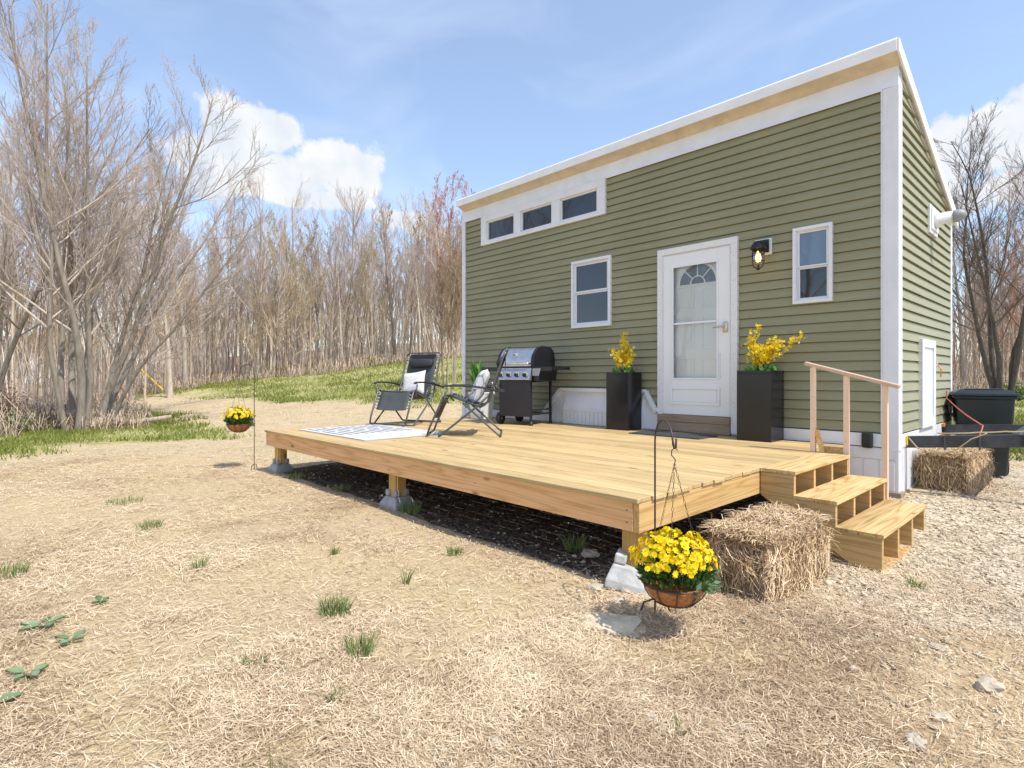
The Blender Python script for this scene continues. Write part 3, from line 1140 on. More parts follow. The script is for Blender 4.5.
def make_tree(spec, seed, name, barkm, twigm, bud=None, budn=0, budsize=.03):
    tr, br = grow(spec, seed)
    root = thing(name, None, 'tree')
    V, Fq = tubes_np(tr)
    np_mesh('trunk', V, Fq, barkm, parent=root, smooth=True)
    V, Fq = tubes_np(br)
    mats, mi, rnd = [twigm], np.zeros(len(Fq)), np.zeros(len(Fq))
    if bud:
        r = np.random.default_rng(seed + 99)
        tips = [b for b in br if b[1][0] < .02]
        idx = r.integers(0, len(tips), budn)
        P = []
        for i in idx:
            p = tips[i][0]
            f = r.random() ** .6 * (len(p) - 1)
            j = min(int(f), len(p) - 2)
            P.append(p[j] + (p[j + 1] - p[j]) * (f - j))
        P = np.array(P) + r.normal(0, .015, (budn, 3))
        u = r.normal(0, 1, (budn, 3))
        w = r.normal(0, 1, (budn, 3))
        u /= np.linalg.norm(u, axis=1)[:, None]
        w /= np.linalg.norm(w, axis=1)[:, None]
        s = (budsize * r.uniform(.5, 1.3, budn))[:, None]
        BV = np.stack([P - u * s, P - w * s * .5, P + u * s, P + w * s * .5], 1).reshape(-1, 3)
        BF = len(V) + np.arange(4 * budn).reshape(-1, 4)
        V = np.vstack([V, BV])
        Fq = np.vstack([Fq, BF])
        mats.append(bud)
        mi = np.concatenate([mi, np.ones(budn)])
        rnd = np.concatenate([rnd, r.random(budn)])
    np_mesh('crown', V, Fq, mats, mi=mi, rnd=rnd, parent=root)
    return root


def pole_spec(H, r0, n1=20, ang=38, t0=.35, ln=.22, seed=0, n2=9, n3=6, rmin=.0052):
    return dict(stems=[((0, 0, -.15), (.03 * math.sin(seed * 2.1), .03 * math.cos(seed * 1.3), 1), H, r0)], twob=.035, tseg=12, rmin=rmin, lv=[
        dict(n=n1, t0=t0, ang=ang * .92, len=ln * 1.3, rad=.0115, seg=6, wob=.07, up=.13, taper=.66),
        dict(n=n2, t0=.12, ang=30, len=.50, rad=.0095, seg=4, wob=.08, up=.10, taper=.5),
        dict(n=n3, t0=.1, ang=28, len=.52, rad=.009, seg=3, wob=.07, up=.07, taper=.4)])


def clump_spec(stems, H, r0, lean, n1=14, seed=0, rmin=.0045, n2=8, n3=6, twob=.06, ang=30, up=.13):
    r = np.random.default_rng(seed + 500)
    S = []
    for i in range(stems):
        a = 2 * math.pi * (i + r.random() * .6) / stems
        l = lean * r.uniform(.35, 1.1)
        S.append(((.22 * math.cos(a), .22 * math.sin(a), -.15), (l * math.cos(a), l * math.sin(a), 1), H * r.uniform(.75, 1.05), r0 * r.uniform(.65, 1.1)))
    return dict(stems=S, twob=twob, tseg=14, rmin=rmin, tup=.05, lv=[
        dict(n=n1, t0=.24, ang=ang, len=.44, rad=.0076, seg=8, wob=.07, up=up, taper=.66),
        dict(n=n2, t0=.1, ang=30, len=.46, rad=.0075, seg=5, wob=.07, up=.09, taper=.55),
        dict(n=n3, t0=.1, ang=28, len=.50, rad=.0065, seg=4, wob=.07, up=.06, taper=.45)])


def put(proto, x, y, s=1.0, rz=0.0, first=False, tilt=0.0):
    o = proto if first else dup(proto)
    o.location = (x, y, th(x, y))
    o.rotation_euler = (tilt * math.cos(rz * 3), tilt * math.sin(rz * 3), rz)
    o.scale = (s, s, s)
    return o


def build_trees():
    kinds = []
    for i in range(4):
        kinds.append(('pole', make_tree(pole_spec(12.5, .085, 20, 36, .34, .2, i), 10 + i, 'bare_tree', 'bark_pale' if i % 2 else 'bark_tan', 'twig_grey')))
    for i in range(2):
        kinds.append(('wide', make_tree(pole_spec(12.5, .15, 22, 44, .25, .32, i + 5, 9, 6), 30 + i, 'bare_tree', 'bark_grey', 'twig_grey')))
    red = make_tree(pole_spec(12, .10, 22, 38, .28, .24, 3), 41, 'budding_tree', 'bark_grey', 'twig_red', 'bud_red', 2600, .045)
    grn = make_tree(pole_spec(9.5, .07, 22, 52, .18, .34, 8), 42, 'budding_tree', 'bark_grey', 'twig_tan', 'bud_green', 1800, .05)
    tan = make_tree(pole_spec(11, .09, 22, 40, .25, .26, 9), 43, 'budding_tree', 'bark_tan', 'twig_tan', 'bud_tan', 2200, .05)
    used = set()
    sets = {}
    texts = {
        'pole': 'slim pale leafless pole tree crowded in the wood beyond the grassy mound',
        'wide': 'broad leafless grey tree standing taller in the wood beyond the mound',
        'red': 'reddish budding tree in the wood beyond the grassy mound',
        'grn': 'low yellow green budding tree at the edge of the wood beyond the mound',
        'tan': 'tan twigged budding tree in the wood beyond the grassy mound'}
    protos = {'pole': [k[1] for k in kinds if k[0] == 'pole'], 'wide': [k[1] for k in kinds if k[0] == 'wide'], 'red': [red], 'grn': [grn], 'tan': [tan]}

    def place(kind, px, D, s, where='mound'):
        pr = protos[kind][rng.integers(0, len(protos[kind]))]
        first = pr.name not in used
        used.add(pr.name)
        x, y = cw(px, D)
        o = put(pr, x, y, s, rng.random() * 6.28, first, .03)
        sets.setdefault((kind, where), []).append((px, D, o))
        if where == 'mound':
            tag(o, texts[kind], 'tree', 'trees of the wood beyond the mound, %s' % {'pole': 'slim poles', 'wide': 'broad crowns', 'red': 'red buds', 'grn': 'green buds', 'tan': 'tan buds'}[kind])
        elif where == 'left':
            tag(o, {'pole': 'slim leafless tree in the thicket left of the mound', 'wide': 'broad leafless tree in the thicket left of the mound', 'tan': 'tan budding tree in the thicket left of the mound',
                    'red': 'reddish budding tree in the thicket left of the mound', 'grn': 'yellow green budding tree in the thicket left of the mound'}[kind], 'tree',
                'trees of the left thicket, %s' % kind.replace('pole', 'slim').replace('wide', 'broad').replace('grn', 'green').replace('tan', 'tan'))
        else:
            tag(o, {'pole': 'slim leafless tree in the wood behind the trash bin', 'wide': 'broad dark leafless tree in the wood behind the trash bin', 'tan': 'tan budding tree in the wood behind the trash bin',
                    'red': 'reddish budding tree in the wood behind the trash bin', 'grn': 'green budding tree in the wood behind the trash bin'}[kind], 'tree',
                'trees of the right wood, %s' % kind.replace('pole', 'slim').replace('wide', 'broad').replace('grn', 'green'))
        return o
    # wood beyond the mound: front rank then deeper ranks
    for i in range(62):
        px = 175 + 300 * (i + rng.random()) / 62
        place('pole', px, rng.uniform(33, 40), rng.uniform(.58, .84))
    for i in range(34):
        place('pole', rng.uniform(160, 480), rng.uniform(40, 58), rng.uniform(.72, .98))
    for px, D, s in ((258, 32, .86), (330, 36, .78), (345, 38, .92), (298, 40, .98), (395, 37, .80), (420, 39, .84), (225, 35, .86), (205, 38, .92), (375, 44, .98), (280, 46, .95)):
        place('wide', px, D, s)
    for px, D, s in ((437, 36, .86), (449, 38, .95), (458, 34, .85), (425, 42, .95), (462, 40, .98), (270, 44, .8)):
        place('red', px, D, s)
    for px, D, s in ((272, 31, .82), (292, 32, .75), (250, 31.5, .6), (372, 35, .8)):
        place('grn', px, D, s)
    for px, D, s in ((310, 34, .8), (410, 36, .85), (385, 42, 1.0), (240, 36, .85), (335, 48, 1.0), (215, 33, .75)):
        place('tan', px, D, s)
    # thicket on the left, the land falls away behind it
    for i in range(42):
        px_ = rng.uniform(-70, 205)
        place('pole', px_, rng.uniform(np.interp(px_, (0, 100, 205), (21, 25, 32)), 46), rng.uniform(.62, .95), 'left')
    for px, D, s in ((-30, 22, .8), (20, 26, .85), (55, 30, .9), (130, 25, .8), (150, 30, .9), (185, 29, .85), (100, 34, .95), (170, 24, .72), (0, 34, 1.0)):
        place('wide', px, D, s, 'left')
    for px, D, s in ((10, 24, .62), (60, 25, .6), (115, 27, .62), (145, 23, .55), (165, 27, .7), (35, 31, .75), (190, 31, .72), (90, 24, .5), (-20, 27, .7)):
        place('tan', px, D, s, 'left')
    for px, D, s in ((140, 31, .72), (30, 28, .6)):
        place('red', px, D, s, 'left')
    for px, D, s in ((75, 22, .5), (20, 21, .5)):
        place('grn', px, D, s, 'left')
    # wood on the right behind the bin
    for i in range(20):
        place('pole', rng.uniform(935, 1130), rng.uniform(27, 46), rng.uniform(.6, .85), 'right')
    for px, D, s in ((1035, 24, 1.0), (965, 30, .8), (985, 33, .95), (1060, 28, .95), (1015, 31, .92)):
        place('wide', px, D, s, 'right')
    for px, D, s in ((1010, 34, .8), (1000, 29, .55), (975, 38, .85), (1030, 31, .75), (1018, 27, .5), (962, 33, .7)):
        place('red', px, D, s, 'right')
    for px, D, s in ((990, 36, .6), (1050, 33, .65)):
        place('tan', px, D, s, 'right')
    words = ['first', 'second', 'third', 'fourth', 'fifth', 'sixth', 'seventh', 'eighth', 'ninth', 'tenth']
    short = {'wide': 'broad leafless', 'red': 'reddish budding', 'grn': 'yellow green budding', 'tan': 'tan budding', 'pole': 'slim'}
    spot = {'mound': 'wood beyond the mound', 'left': 'thicket left of the mound', 'right': 'wood behind the trash bin'}
    for (kind, where), L_ in sets.items():
        if kind != 'pole':
            L_.sort(key=lambda q: q[0])
            for i, (px, D, o) in enumerate(L_):
                nth = 'leftmost' if i == 0 else ('rightmost' if i == len(L_) - 1 else words[i] + ' from the left')
                o['label'] = '%s tree in the %s, %s' % (short[kind], spot[where], nth)
    # the far side of the yard: seen only as reflections in the panes
    for i in range(16):
        pr = protos['wide'][i % 2] if i % 3 else protos['pole'][i % 4]
        x, y = -34 + i * 2.3 + rng.uniform(-1, 1), -8.5 - rng.uniform(0, 9)
        o = put(pr, x, y, rng.uniform(.8, 1.15), rng.random() * 6.28, False, .03)
        tag(o, 'leafless tree across the yard, mirrored in the window panes', 'tree', 'trees across the yard')
    # leaning dark tree with the open crown right of the gable
    t = make_tree(clump_spec(5, 10.9, .105, .24, 20, 4, .005, 9, 7, .07, 42, .06), 61, 'bare_tree', 'bark_dark', 'bark_dark')
    x, y = cw(1003, 22.5)
    put(t, x, y, 1.0, .4, True)
    tag(t, 'dark leafless three stemmed tree leaning right of the house gable', 'tree')
    # the big near clump on the left
    t = make_tree(clump_spec(6, 9.9, .085, .22, 22, 1, .0034, 11, 9, .05, 38, .10), 62, 'bare_tree', 'bark_near', 'twig_near')
    x, y = cw(74, 13.0)
    put(t, x, y, .98, .9, True)
    tag(t, 'tall many stemmed leafless tree nearest the yard, in front of the left thicket', 'tree')
    # arching tree right of it, long limbs reaching to the right
    sp = clump_spec(3, 9.0, .09, .30, 18, 7, .0036, 10, 8, .06, 44, .08)
    sp['stems'] = [((0, 0, -.15), tuple(RT * .20) + (1,), 8.9, .085), ((.15, .1, -.15), tuple(RT * .36 + FW * .1) + (1,), 7.6, .07), ((-.1, .2, -.15), tuple(RT * .02 + FW * .3) + (1,), 8.4, .07), ((.2, .25, -.15), tuple(RT * .56 - FW * .1) + (1,), 6.4, .055)]
    t = make_tree(sp, 63, 'bare_tree', 'bark_near', 'twig_near')
    x, y = cw(93, 14.2)
    put(t, x, y, 1.0, 0, True)
    tag(t, 'leafless tree with long limbs arching right, just right of the tall clump', 'tree')
    t = make_tree(clump_spec(4, 8.8, .075, .30, 16, 9, .0036, 9, 7, .06, 45, .08), 64, 'bare_tree', 'bark_near', 'twig_near')
    x, y = cw(-28, 13.6)
    put(t, x, y, 1.0, 2.0, True)
    tag(t, 'leafless clump at the far left edge, its limbs reaching into view', 'tree')
    # saplings beside the left end of the house
    t = make_tree(clump_spec(8, 6.6, .035, .15, 18, 12, .005, 8, 6, .04), 65, 'sapling_clump', 'bark_tan', 'twig_tan', 'bud_red', 3600, .03)
    x, y = cw(449, 20)
    put(t, x, y, .86, .3, True)
    tag(t, 'clump of thin rusty tipped saplings beside the left end of the house', 'tree')


build_trees()


def build_brush():
    """tangled dead stems along the foot of the woods"""
    rows = []
    for n, lo, hi, d0, d1, hmax in ((2600, 170, 470, 29.5, 34, .7), (2600, -70, 150, 12.6, 17, .55), (700, 60, 130, 17, 24, .6), (900, 120, 200, 27, 31, .6), (1700, 930, 1120, 23.5, 28, .8), (900, -90, 20, 11.2, 14, .9)):
        px, D = rng.uniform(lo, hi, n), rng.uniform(d0, d1, n)
        q = (px - CX) / F * D
        rows.append(np.column_stack([FW[0] * D + RT[0] * q, FW[1] * D + RT[1] * q, np.full(n, hmax), D]))
    A = np.vstack(rows)
    n = len(A)
    X, Y, hm, D = A.T
    cl = vnoise(X, Y, 1.6, 33)
    h = hm * rng.uniform(.15, 1.0, n) * (.4 + cl)
    z = terr(X, Y) - .02
    a = rng.random(n) * 6.28
    ln = h * rng.uniform(.3, 1.6, n)
    P0 = np.column_stack([X, Y, z])
    P1 = np.column_stack([X + np.cos(a) * ln * .4, Y + np.sin(a) * ln * .4, z + h])
    P2 = np.column_stack([X + np.cos(a) * ln, Y + np.sin(a) * ln, z + h * rng.uniform(.3, 1.05, n)])
    o = ribbon_mesh('underbrush', P0, P1, P2, rng.uniform(.008, .018, n) * (.5 + .04 * D), 'twig_brush', rng.random(n))
    tag(o, 'tangled brown brush and dead stems along the foot of the woods', 'brush', kind='stuff')


build_brush()


def twig_mass(name, label, n, pick, hlo, hhi, wlo, whi, twigs, mat):
    """many slim wild stems with side twigs, one tangled mass"""
    A = pick(n)
    A = A[rng.random(n) < np.clip((vnoise(A[:, 0], A[:, 1], 3.0, 77) - .2) * 2.5, .1, 1)]
    n = len(A)
    X, Y, D = A.T
    z = terr(X, Y) - .05
    h = rng.uniform(hlo, hhi, n)
    lean = rng.normal(0, .17, (n, 2))
    w = rng.uniform(wlo, whi, n)
    P0 = np.column_stack([X, Y, z])
    P1 = np.column_stack([X + lean[:, 0] * h * .5 + rng.normal(0, .04, n) * h * .3, Y + lean[:, 1] * h * .5, z + h * .5])
    P2 = np.column_stack([X + lean[:, 0] * h * 1.1, Y + lean[:, 1] * h * 1.1, z + h])
    A0, A1, A2, W, Q = [P0], [P1], [P2], [w], [rng.random(n)]
    for k in range(twigs):
        t = rng.uniform(.12, 1, n) ** .8
        b = np.where((t < .5)[:, None], P0 + (P1 - P0) * (t * 2)[:, None], P1 + (P2 - P1) * (t * 2 - 1)[:, None])
        L = h * rng.uniform(.08, .32, n) * (1.15 - t)
        a = rng.random(n) * 6.28
        d = np.column_stack([np.cos(a) * .75, np.sin(a) * .75, rng.uniform(.25, 1.3, n)])
        e = b + d * L[:, None]
        A0.append(b)
        A1.append(b + d * L[:, None] * .55 + np.column_stack([np.zeros(n), np.zeros(n), -.05 * L]))
        A2.append(e)
        W.append(w * rng.uniform(.22, .45, n))
        Q.append(rng.random(n))
    o = ribbon_mesh(name, np.vstack(A0), np.vstack(A1), np.vstack(A2), np.concatenate(W), mat, np.concatenate(Q))
    tag(o, label, 'thicket', kind='stuff')


def in_fan(lo, hi, d0, d1):
    def f(n):
        px = rng.uniform(lo, hi, n)
        near = np.interp(px, d0[0], d0[1]) if isinstance(d0, tuple) else np.full(n, d0)
        D = np.sqrt(near ** 2 + rng.random(n) * (d1 ** 2 - near ** 2))
        q = (px - CX) / F * D
        return np.column_stack([FW[0] * D + RT[0] * q, FW[1] * D + RT[1] * q, D])
    return f


twig_mass('far_wood', 'dense bare stems deep in the wood beyond the mound', 1900, in_fan(120, 500, 44, 76), 4.5, 8.0, .05, .12, 14, 'twig_mix')
twig_mass('far_wood', 'bare stems deep behind the left thicket', 1150, in_fan(-90, 200, 34, 72), 3.5, 7.0, .04, .10, 12, 'twig_mix')
twig_mass('far_wood', 'bare stems deep in the wood behind the trash bin', 1000, in_fan(900, 1160, 38, 70), 4.5, 8.0, .04, .11, 11, 'twig_brush')
twig_mass('sapling_thicket', 'thin tan saplings crowding the front of the wood beyond the mound', 1000, in_fan(165, 478, 33, 44), 1.6, 6.5, .022, .05, 11, 'twig_mix')
twig_mass('sapling_thicket', 'tan saplings and canes tangled in the left thicket', 950, in_fan(-60, 225, ((-60, 20, 90, 140, 180, 225), (15, 15.5, 17, 22, 27.5, 32)), 38), 1.4, 5.0, .014, .034, 11, 'twig_mix')
twig_mass('sapling_thicket', 'wild saplings in front of the wood behind the trash bin', 800, in_fan(930, 1130, 25, 40), 1.6, 5.8, .02, .045, 10, 'twig_brush')



def leafy_bush(name, label, cat, px, D, w, h, mat, n, size, group=None, stems=True):
    x, y = cw(px, D)
    root = thing(name, label, cat, (x, y, th(x, y)), 0, group)
    r = np.random.default_rng(int(px * 7 + D * 13) % 9999)
    c = r.normal(0, 1, (26, 3))
    c /= np.linalg.norm(c, axis=1)[:, None]
    c = c * r.uniform(.35, .85, (26, 1)) * np.array([w / 2, w / 2, h / 2]) + np.array([0, 0, h * .5])
    P = c[r.integers(0, 26, n)] + r.normal(0, .12, (n, 3)) * np.array([w, w, h])
    P[:, 2] = np.abs(P[:, 2])
    u = r.normal(0, 1, (n, 3))
    v = r.normal(0, 1, (n, 3))
    u /= np.linalg.norm(u, axis=1)[:, None]
    v /= np.linalg.norm(v, axis=1)[:, None]
    s = (size * r.uniform(.6, 1.4, n))[:, None]
    V = np.stack([P - u * s, P - v * s * .5, P + u * s, P + v * s * .5], 1).reshape(-1, 3)
    np_mesh('foliage', V, np.arange(4 * n).reshape(-1, 4), mat, rnd=r.random(n), parent=root)
    mb = MB()
    for q in c:
        mb.tube([(0, 0, -.05), (q[0] * .4, q[1] * .4, q[2] * .5), tuple(q)], [.014, .01, .005], 4)
    mb.build('stem', 'bark_dark', root)
    return root


leafy_bush('green_shrub', 'leafy green shrub behind the trash bin at the edge of the wood', 'shrub', 1018, 22.5, 1.3, .8, 'leaf_mute', 1800, .045)
leafy_bush('green_shrub', 'low dark green shrub at the left edge beside the tall clump', 'shrub', 12, 12.6, .9, .42, 'leaf', 900, .04)
leafy_bush('twiggy_shrub', 'rust coloured twiggy shrub at the far left edge of the thicket', 'shrub', -6, 14, 1.2, 1.1, 'bud_red', 1300, .03)
leafy_bush('green_shrub', 'small green sapling on top of the mound left of the saplings', 'shrub', 372, 31, .9, .7, 'bud_green', 400, .04)


# ------------------------------------------------------------------ the house
def wroot(name, label, cat, loc, group=None):
    """a thing whose parts are modelled in yard coordinates"""
    return thing(name, label, cat, loc, 0, group)


def part(mb, name, mats, root, bevel=0.0, top=True):
    o = mb.build(name, mats, root, bevel)
    if top:
        o.matrix_parent_inverse = Matrix.Translation(-Vector(root.location))
    return o


HY = 6.30            # front wall plane
HX = -1.36           # right wall plane
COURSE = .0995


def lap_band(mb, a0f, a1f, zs, openings, place, out0=.002, out1=.021, joints=None):
    """clapboard courses; a0f/a1f give the ends at a height, openings are (a0,a1,z0,z1)"""
    z = zs[0]
    while z < zs[1] - 1e-4:
        zt = min(z + COURSE, zs[1])
        cuts = sorted({z, zt} | {q for o in openings for q in (o[2], o[3]) if z < q < zt})
        for za, zb in zip(cuts[:-1], cuts[1:]):
            oa = out1 + (out0 - out1) * (za - z) / COURSE
            ob = out1 + (out0 - out1) * (zb - z) / COURSE
            oa0, ob0 = oa, ob
            blocks = sorted((o[0], o[1]) for o in openings if o[2] < zb - 1e-5 and o[3] > za + 1e-5)
            spans, s = [], None
            lo, hi = a0f(za), a1f(za)
            hit = a1f(zb)
            if hi <= lo:
                continue
            cur = lo
            for b0, b1 in blocks:
                if b0 > cur:
                    spans.append((cur, b0, b0))
                cur = max(cur, b1)
            spans.append((cur, hi, hit))
            if joints:
                J, out = joints(z), []
                for x0, x1, x1t in spans:
                    c = [x0] + [q for q in J if x0 + .05 < q < x1 - .05] + [x1]
                    out += [(p, q, x1t if q == x1 else q) for p, q in zip(c[:-1], c[1:])]
                spans = out
            for x0, x1, x1t in spans:
                if joints:
                    dj = .0022 * (sum(1 for q in J if x0 >= q - 1e-6) % 2)
                    oa, ob = oa0 + dj, ob0 + dj
                if x1 - x0 < 1e-4:
                    continue
                x1t = max(x1t, x0 + 1e-3)
                first = abs(za - z) < 1e-6
                zf = min(za + .010, zb - .001) if first else za
                mb.add([place(x0, oa, zf), place(x1, oa, zf), place(x1t, ob, zb), place(x0, ob, zb)], [(0, 1, 2, 3)], 0, .5)
                if first:       # open shadow gap below the lap, with its roof and back
                    mb.add([place(x0, -.012, zf), place(x1, -.012, zf), place(x1, oa, zf), place(x0, oa, zf)], [(0, 1, 2, 3)], 0, .5)
                    mb.add([place(x0, -.012, za - .002), place(x1, -.012, za - .002), place(x1, -.012, zf), place(x0, -.012, zf)], [(0, 1, 2, 3)], 0, .5)
                    mb.add([place(x0, -.012, za), place(x1, -.012, za), place(x1, out0, za), place(x0, out0, za)], [(0, 1, 2, 3)], 0, .5)
        z = zt


def frame(mb, x0, x1, z0, z1, w, y0, y1, mi=0, axis='y'):
    """four butted boards round an opening"""
    def B(a0, a1, b0, b1):
        if axis == 'y':
            mb.box(a0, a1, y0, y1, b0, b1, mi)
        else:
            mb.box(y0, y1, a0, a1, b0, b1, mi)
    B(x0, x1, z1 - w, z1)
    B(x0, x1, z0, z0 + w)
    B(x0, x0 + w, z0 + w, z1 - w)
    B(x1 - w, x1, z0 + w, z1 - w)


def roof_z(y):
    return 4.135 - .362 * (y - HY)


def build_house():
    H = wroot('tiny_house', 'small green sided house with white trim and a shed roof behind the deck', 'house', (-4.65, 7.6, 0))
    # --- siding
    m = MB()
    lap_band(m, lambda z: -7.85, lambda z: -1.476, (.607, 3.895),
             [(-3.90, -2.905, .4, 2.735), (-5.345, -4.678, 1.872, 2.805), (-2.272, -1.926, 1.937, 2.703), (-7.37, -4.77, 3.42, 4.0)],
             lambda a, o, z: (a, HY - o, z), joints=lambda z: [-6.6 + 1.9 * ((int(round(z / COURSE)) // 2 * 7 % 11) / 11), -3.4 + 1.5 * ((int(round(z / COURSE)) // 2 * 5 % 7) / 7)])
    part(m, 'siding', 'siding', H)
    m = MB()
    lap_band(m, lambda z: 6.40, lambda z: min(8.84, HY + (4.10 - z) / .362), (.607, 4.05), [], lambda a, o, z: (HX + o, a, z))
    part(m, 'siding', 'siding', H)
    # --- the other walls and the floor that close the shell
    m = MB()
    m.box(-7.9, HX - .01, 8.86, 8.9, .3, 3.18)
    m.prism([(HY + .01, .3), (HY + .01, 4.12), (8.86, 3.19), (8.86, .3)], 'x', -7.92, -7.88)
    m.box(-7.88, HX - .01, HY + .01, 8.86, .3, .34)
    part(m, 'wall', 'siding', H)
    # --- trims
    m = MB()
    m.box(-1.476, -1.342, 6.266, HY, .45, 3.895)
    m.box(HX, -1.342, HY + .002, 6.402, .45, roof_z(6.4) - .10)
    m.box(-1.490, -1.4765, 6.270, HY, .607, 3.893)
    m.box(-1.466, -1.440, 6.261, 6.2655, .45, 3.893)
    part(m, 'corner_trim', 'white_vinyl', H, .003)
    m = MB()
    m.box(-7.93, -7.845, 6.266, HY, .45, 3.895)
    part(m, 'corner_trim', 'white_vinyl', H, .003)
    m = MB()
    m.box(HX, -1.342, 8.83, 8.92, .45, 3.17)
    part(m, 'corner_trim', 'white_vinyl', H, .003)
    m = MB()
    m.box(-7.93, -1.345, 6.272, HY, 3.90, 4.135)
    m.box(-4.74, -1.478, 6.262, 6.2715, 3.884, 3.904)
    part(m, 'frieze_board', 'frieze', H, .002)
    m = MB()
    m.prism([(6.30, 4.13), (8.92, 4.13 - .362 * 2.62), (8.92, 4.13 - .362 * 2.62 - .075), (6.30, 4.03)], 'x', HX + .001, -1.343)
    part(m, 'rake_board', 'white_vinyl', H, .002)
    # --- roof
    m = MB()
    s = .362
    m.prism([(6.09, 4.158), (6.085, 4.245), (6.10, 4.262), (9.05, 4.262 - s * 2.95), (9.05, 4.158 - s * 2.96)], 'x', -7.86, -1.318)
    for k in range(9):
        x = -7.5 + k * .72
        m.bar((x, 6.12, 4.262), (x, 9.04, 4.262 - s * 2.92), .02, .03)
    roof = part(m, 'roof', 'white_metal', H, .006)
    m = MB()
    m.prism([(6.103, 4.1505), (6.271, 4.0897), (6.271, 4.082), (6.103, 4.143)], 'x', -7.85, -1.325)
    part(m, 'soffit', 'soffit', roof, 0, False)
    m = MB()
    m.prism([(6.087, 4.25), (9.05, 4.25 - s * 2.95), (9.05, 4.11 - s * 2.95), (6.087, 4.12)], 'x', -1.3175, -1.298)
    part(m, 'fascia_board', 'white_metal', roof, .003, False)
    m = MB()
    m.box(-7.855, -1.32, 6.074, 6.0845, 4.130, 4.236)
    part(m, 'drip_edge', 'white_metal', roof, .002, False)
    # --- base band and skirting
    m = MB()
    m.box(-7.845, -1.478, 6.274, HY, .478, .603)
    m.box(HX, -1.344, 6.404, 8.828, .47, .603)
    part(m, 'base_board', 'white_vinyl', H, .003)
    m = MB()
    m.box(-7.9, HX, 6.290, 6.31, -.3, .47)
    m.box(-1.86, -1.365, 6.278, 6.2895, .36, .465)
    x = -1.375
    while x > -7.9:
        m.box(x - .128, x - .006, 6.282, 6.2895, -.3, .355 if x > -1.9 else .465)
        x -= .135
    m.box(HX - .02, HX, 6.312, 8.86, -.3, .47)
    y = 6.33
    while y < 8.8:
        m.box(HX + .0005, HX + .008, y, y + .125, -.3, .465)
        y += .135
    m.box(-1.372, -1.345, 6.274, 6.2815, -.1, .44)
    part(m, 'skirting', 'white_vinyl', H, .002)
    m = MB()
    m.box(-1.44, -1.32, 6.25, 6.42, -.12, .06)
    part(m, 'corner_block', 'wood_old', H, .004)

    # --- double hung windows
    def dh_window(x0, x1, z0, z1, zm, top_mat, fw=.042, sw=.022):
        m = MB()
        frame(m, x0, x1, z0, z1, fw, 6.252, 6.302)
        fi = fw + .0005
        fj = fw + .011
        frame(m, x0 + fi, x1 - fi, z0 + fi, z1 - fi, .0105, 6.268, 6.318)
        w = part(m, 'window', 'white_vinyl', H, .003)
        for (a, b, yo, gm) in ((zm, z1 - fj, 6.278, top_mat), (z0 + fj, zm, 6.292, 'glass_dark')):
            m = MB()
            frame(m, x0 + fj + .0005, x1 - fj - .0005, a + .001, b - .001, sw, yo, yo + .03)
            sash = part(m, 'sash', 'white_vinyl', w, .002, False)
            m = MB()
            m.box(x0 + fj + sw * .8, x1 - fj - sw * .8, yo + .012, yo + .018, a + sw * .8, b - sw * .8)
            part(m, 'pane', gm, sash, 0, False)
        m = MB()
        m.box(x0 + .03, x1 - .03, 6.33, 6.34, z0 + .03, z1 - .03)
        part(m, 'blind', 'glass_dark', w, 0, False)
    dh_window(-5.363, -4.66, 1.855, 2.822, 2.36, 'glass_dark')
    dh_window(-2.29, -1.908, 1.92, 2.721, 2.30, 'glass_blind', .034, .016)

    # --- band of three small windows below the eave
    m = MB()
    X = [(-7.245, -6.576), (-6.42, -5.748), (-5.583, -4.889)]
    z0, z1 = 3.455, 3.79
    m.box(-7.39, -4.75, 6.250, 6.302, z1, 3.897)
    m.box(-7.39, -4.75, 6.250, 6.302, 3.40, z0)
    for a, b in ((-7.39, X[0][0]), (X[0][1], X[1][0]), (X[1][1], X[2][0]), (X[2][1], -4.75)):
        m.box(a, b, 6.2505, 6.302, z0, z1)
    w = part(m, 'window', 'white_vinyl', H, .003)
    for a, b in X:
        m = MB()
        frame(m, a + .001, b - .001, z0 + .001, z1 - .001, .022, 6.272, 6.312)
        frame(m, a + .0235, b - .0235, z0 + .0235, z1 - .0235, .008, 6.285, 6.315, 1)
        sash = part(m, 'sash', ['white_vinyl', 'grey_plastic'], w, .002, False)
        m = MB()
        m.box(a + .025, b - .025, 6.30, 6.306, z0 + .025, z1 - .025)
        part(m, 'pane', 'glass_dark', sash, 0, False)

    # --- door
    m = MB()
    x0, x1, zt = -3.922, -2.886, 2.752
    m.box(x0, x1, 6.246, 6.32, zt - .075, zt)
    m.box(x0, x0 + .07, 6.246, 6.32, .60, zt - .0755)
    m.box(x1 - .075, x1, 6.246, 6.32, .50, zt - .0755)
    m.box(x0 + .070, x0 + .084, 6.262, 6.42, .69, zt - .0755)
    m.box(x1 - .088, x1 - .0755, 6.262, 6.42, .69, zt - .0755)
    m.box(x0 + .085, x1 - .089, 6.268, 6.42, zt - .092, zt - .0765)
    for k in range(7):
        z = .85 + k * .28
        m.box(x1 - .045, x1 - .037, 6.2435, 6.2458, z, z + .008, 1)
        m.box(x0 + .03, x0 + .038, 6.2435, 6.2458, z + .1, z + .108, 1)
    part(m, 'door_frame', ['old_caulk', 'grey_plastic'], H, .003)
    sx0, sx1, sz0, sz1 = -3.836, -2.976, .690, 2.658
    gx0, gx1, gz0, gz1 = -3.705, -3.13, 1.135, 2.505
    m = MB()
    ya, yb = 6.258, 6.292
    m.box(sx0, gx0, ya, yb, sz0, sz1)
    m.box(gx1, sx1, ya, yb, sz0, sz1)
    m.box(gx0, gx1, ya, yb, gz1, sz1)
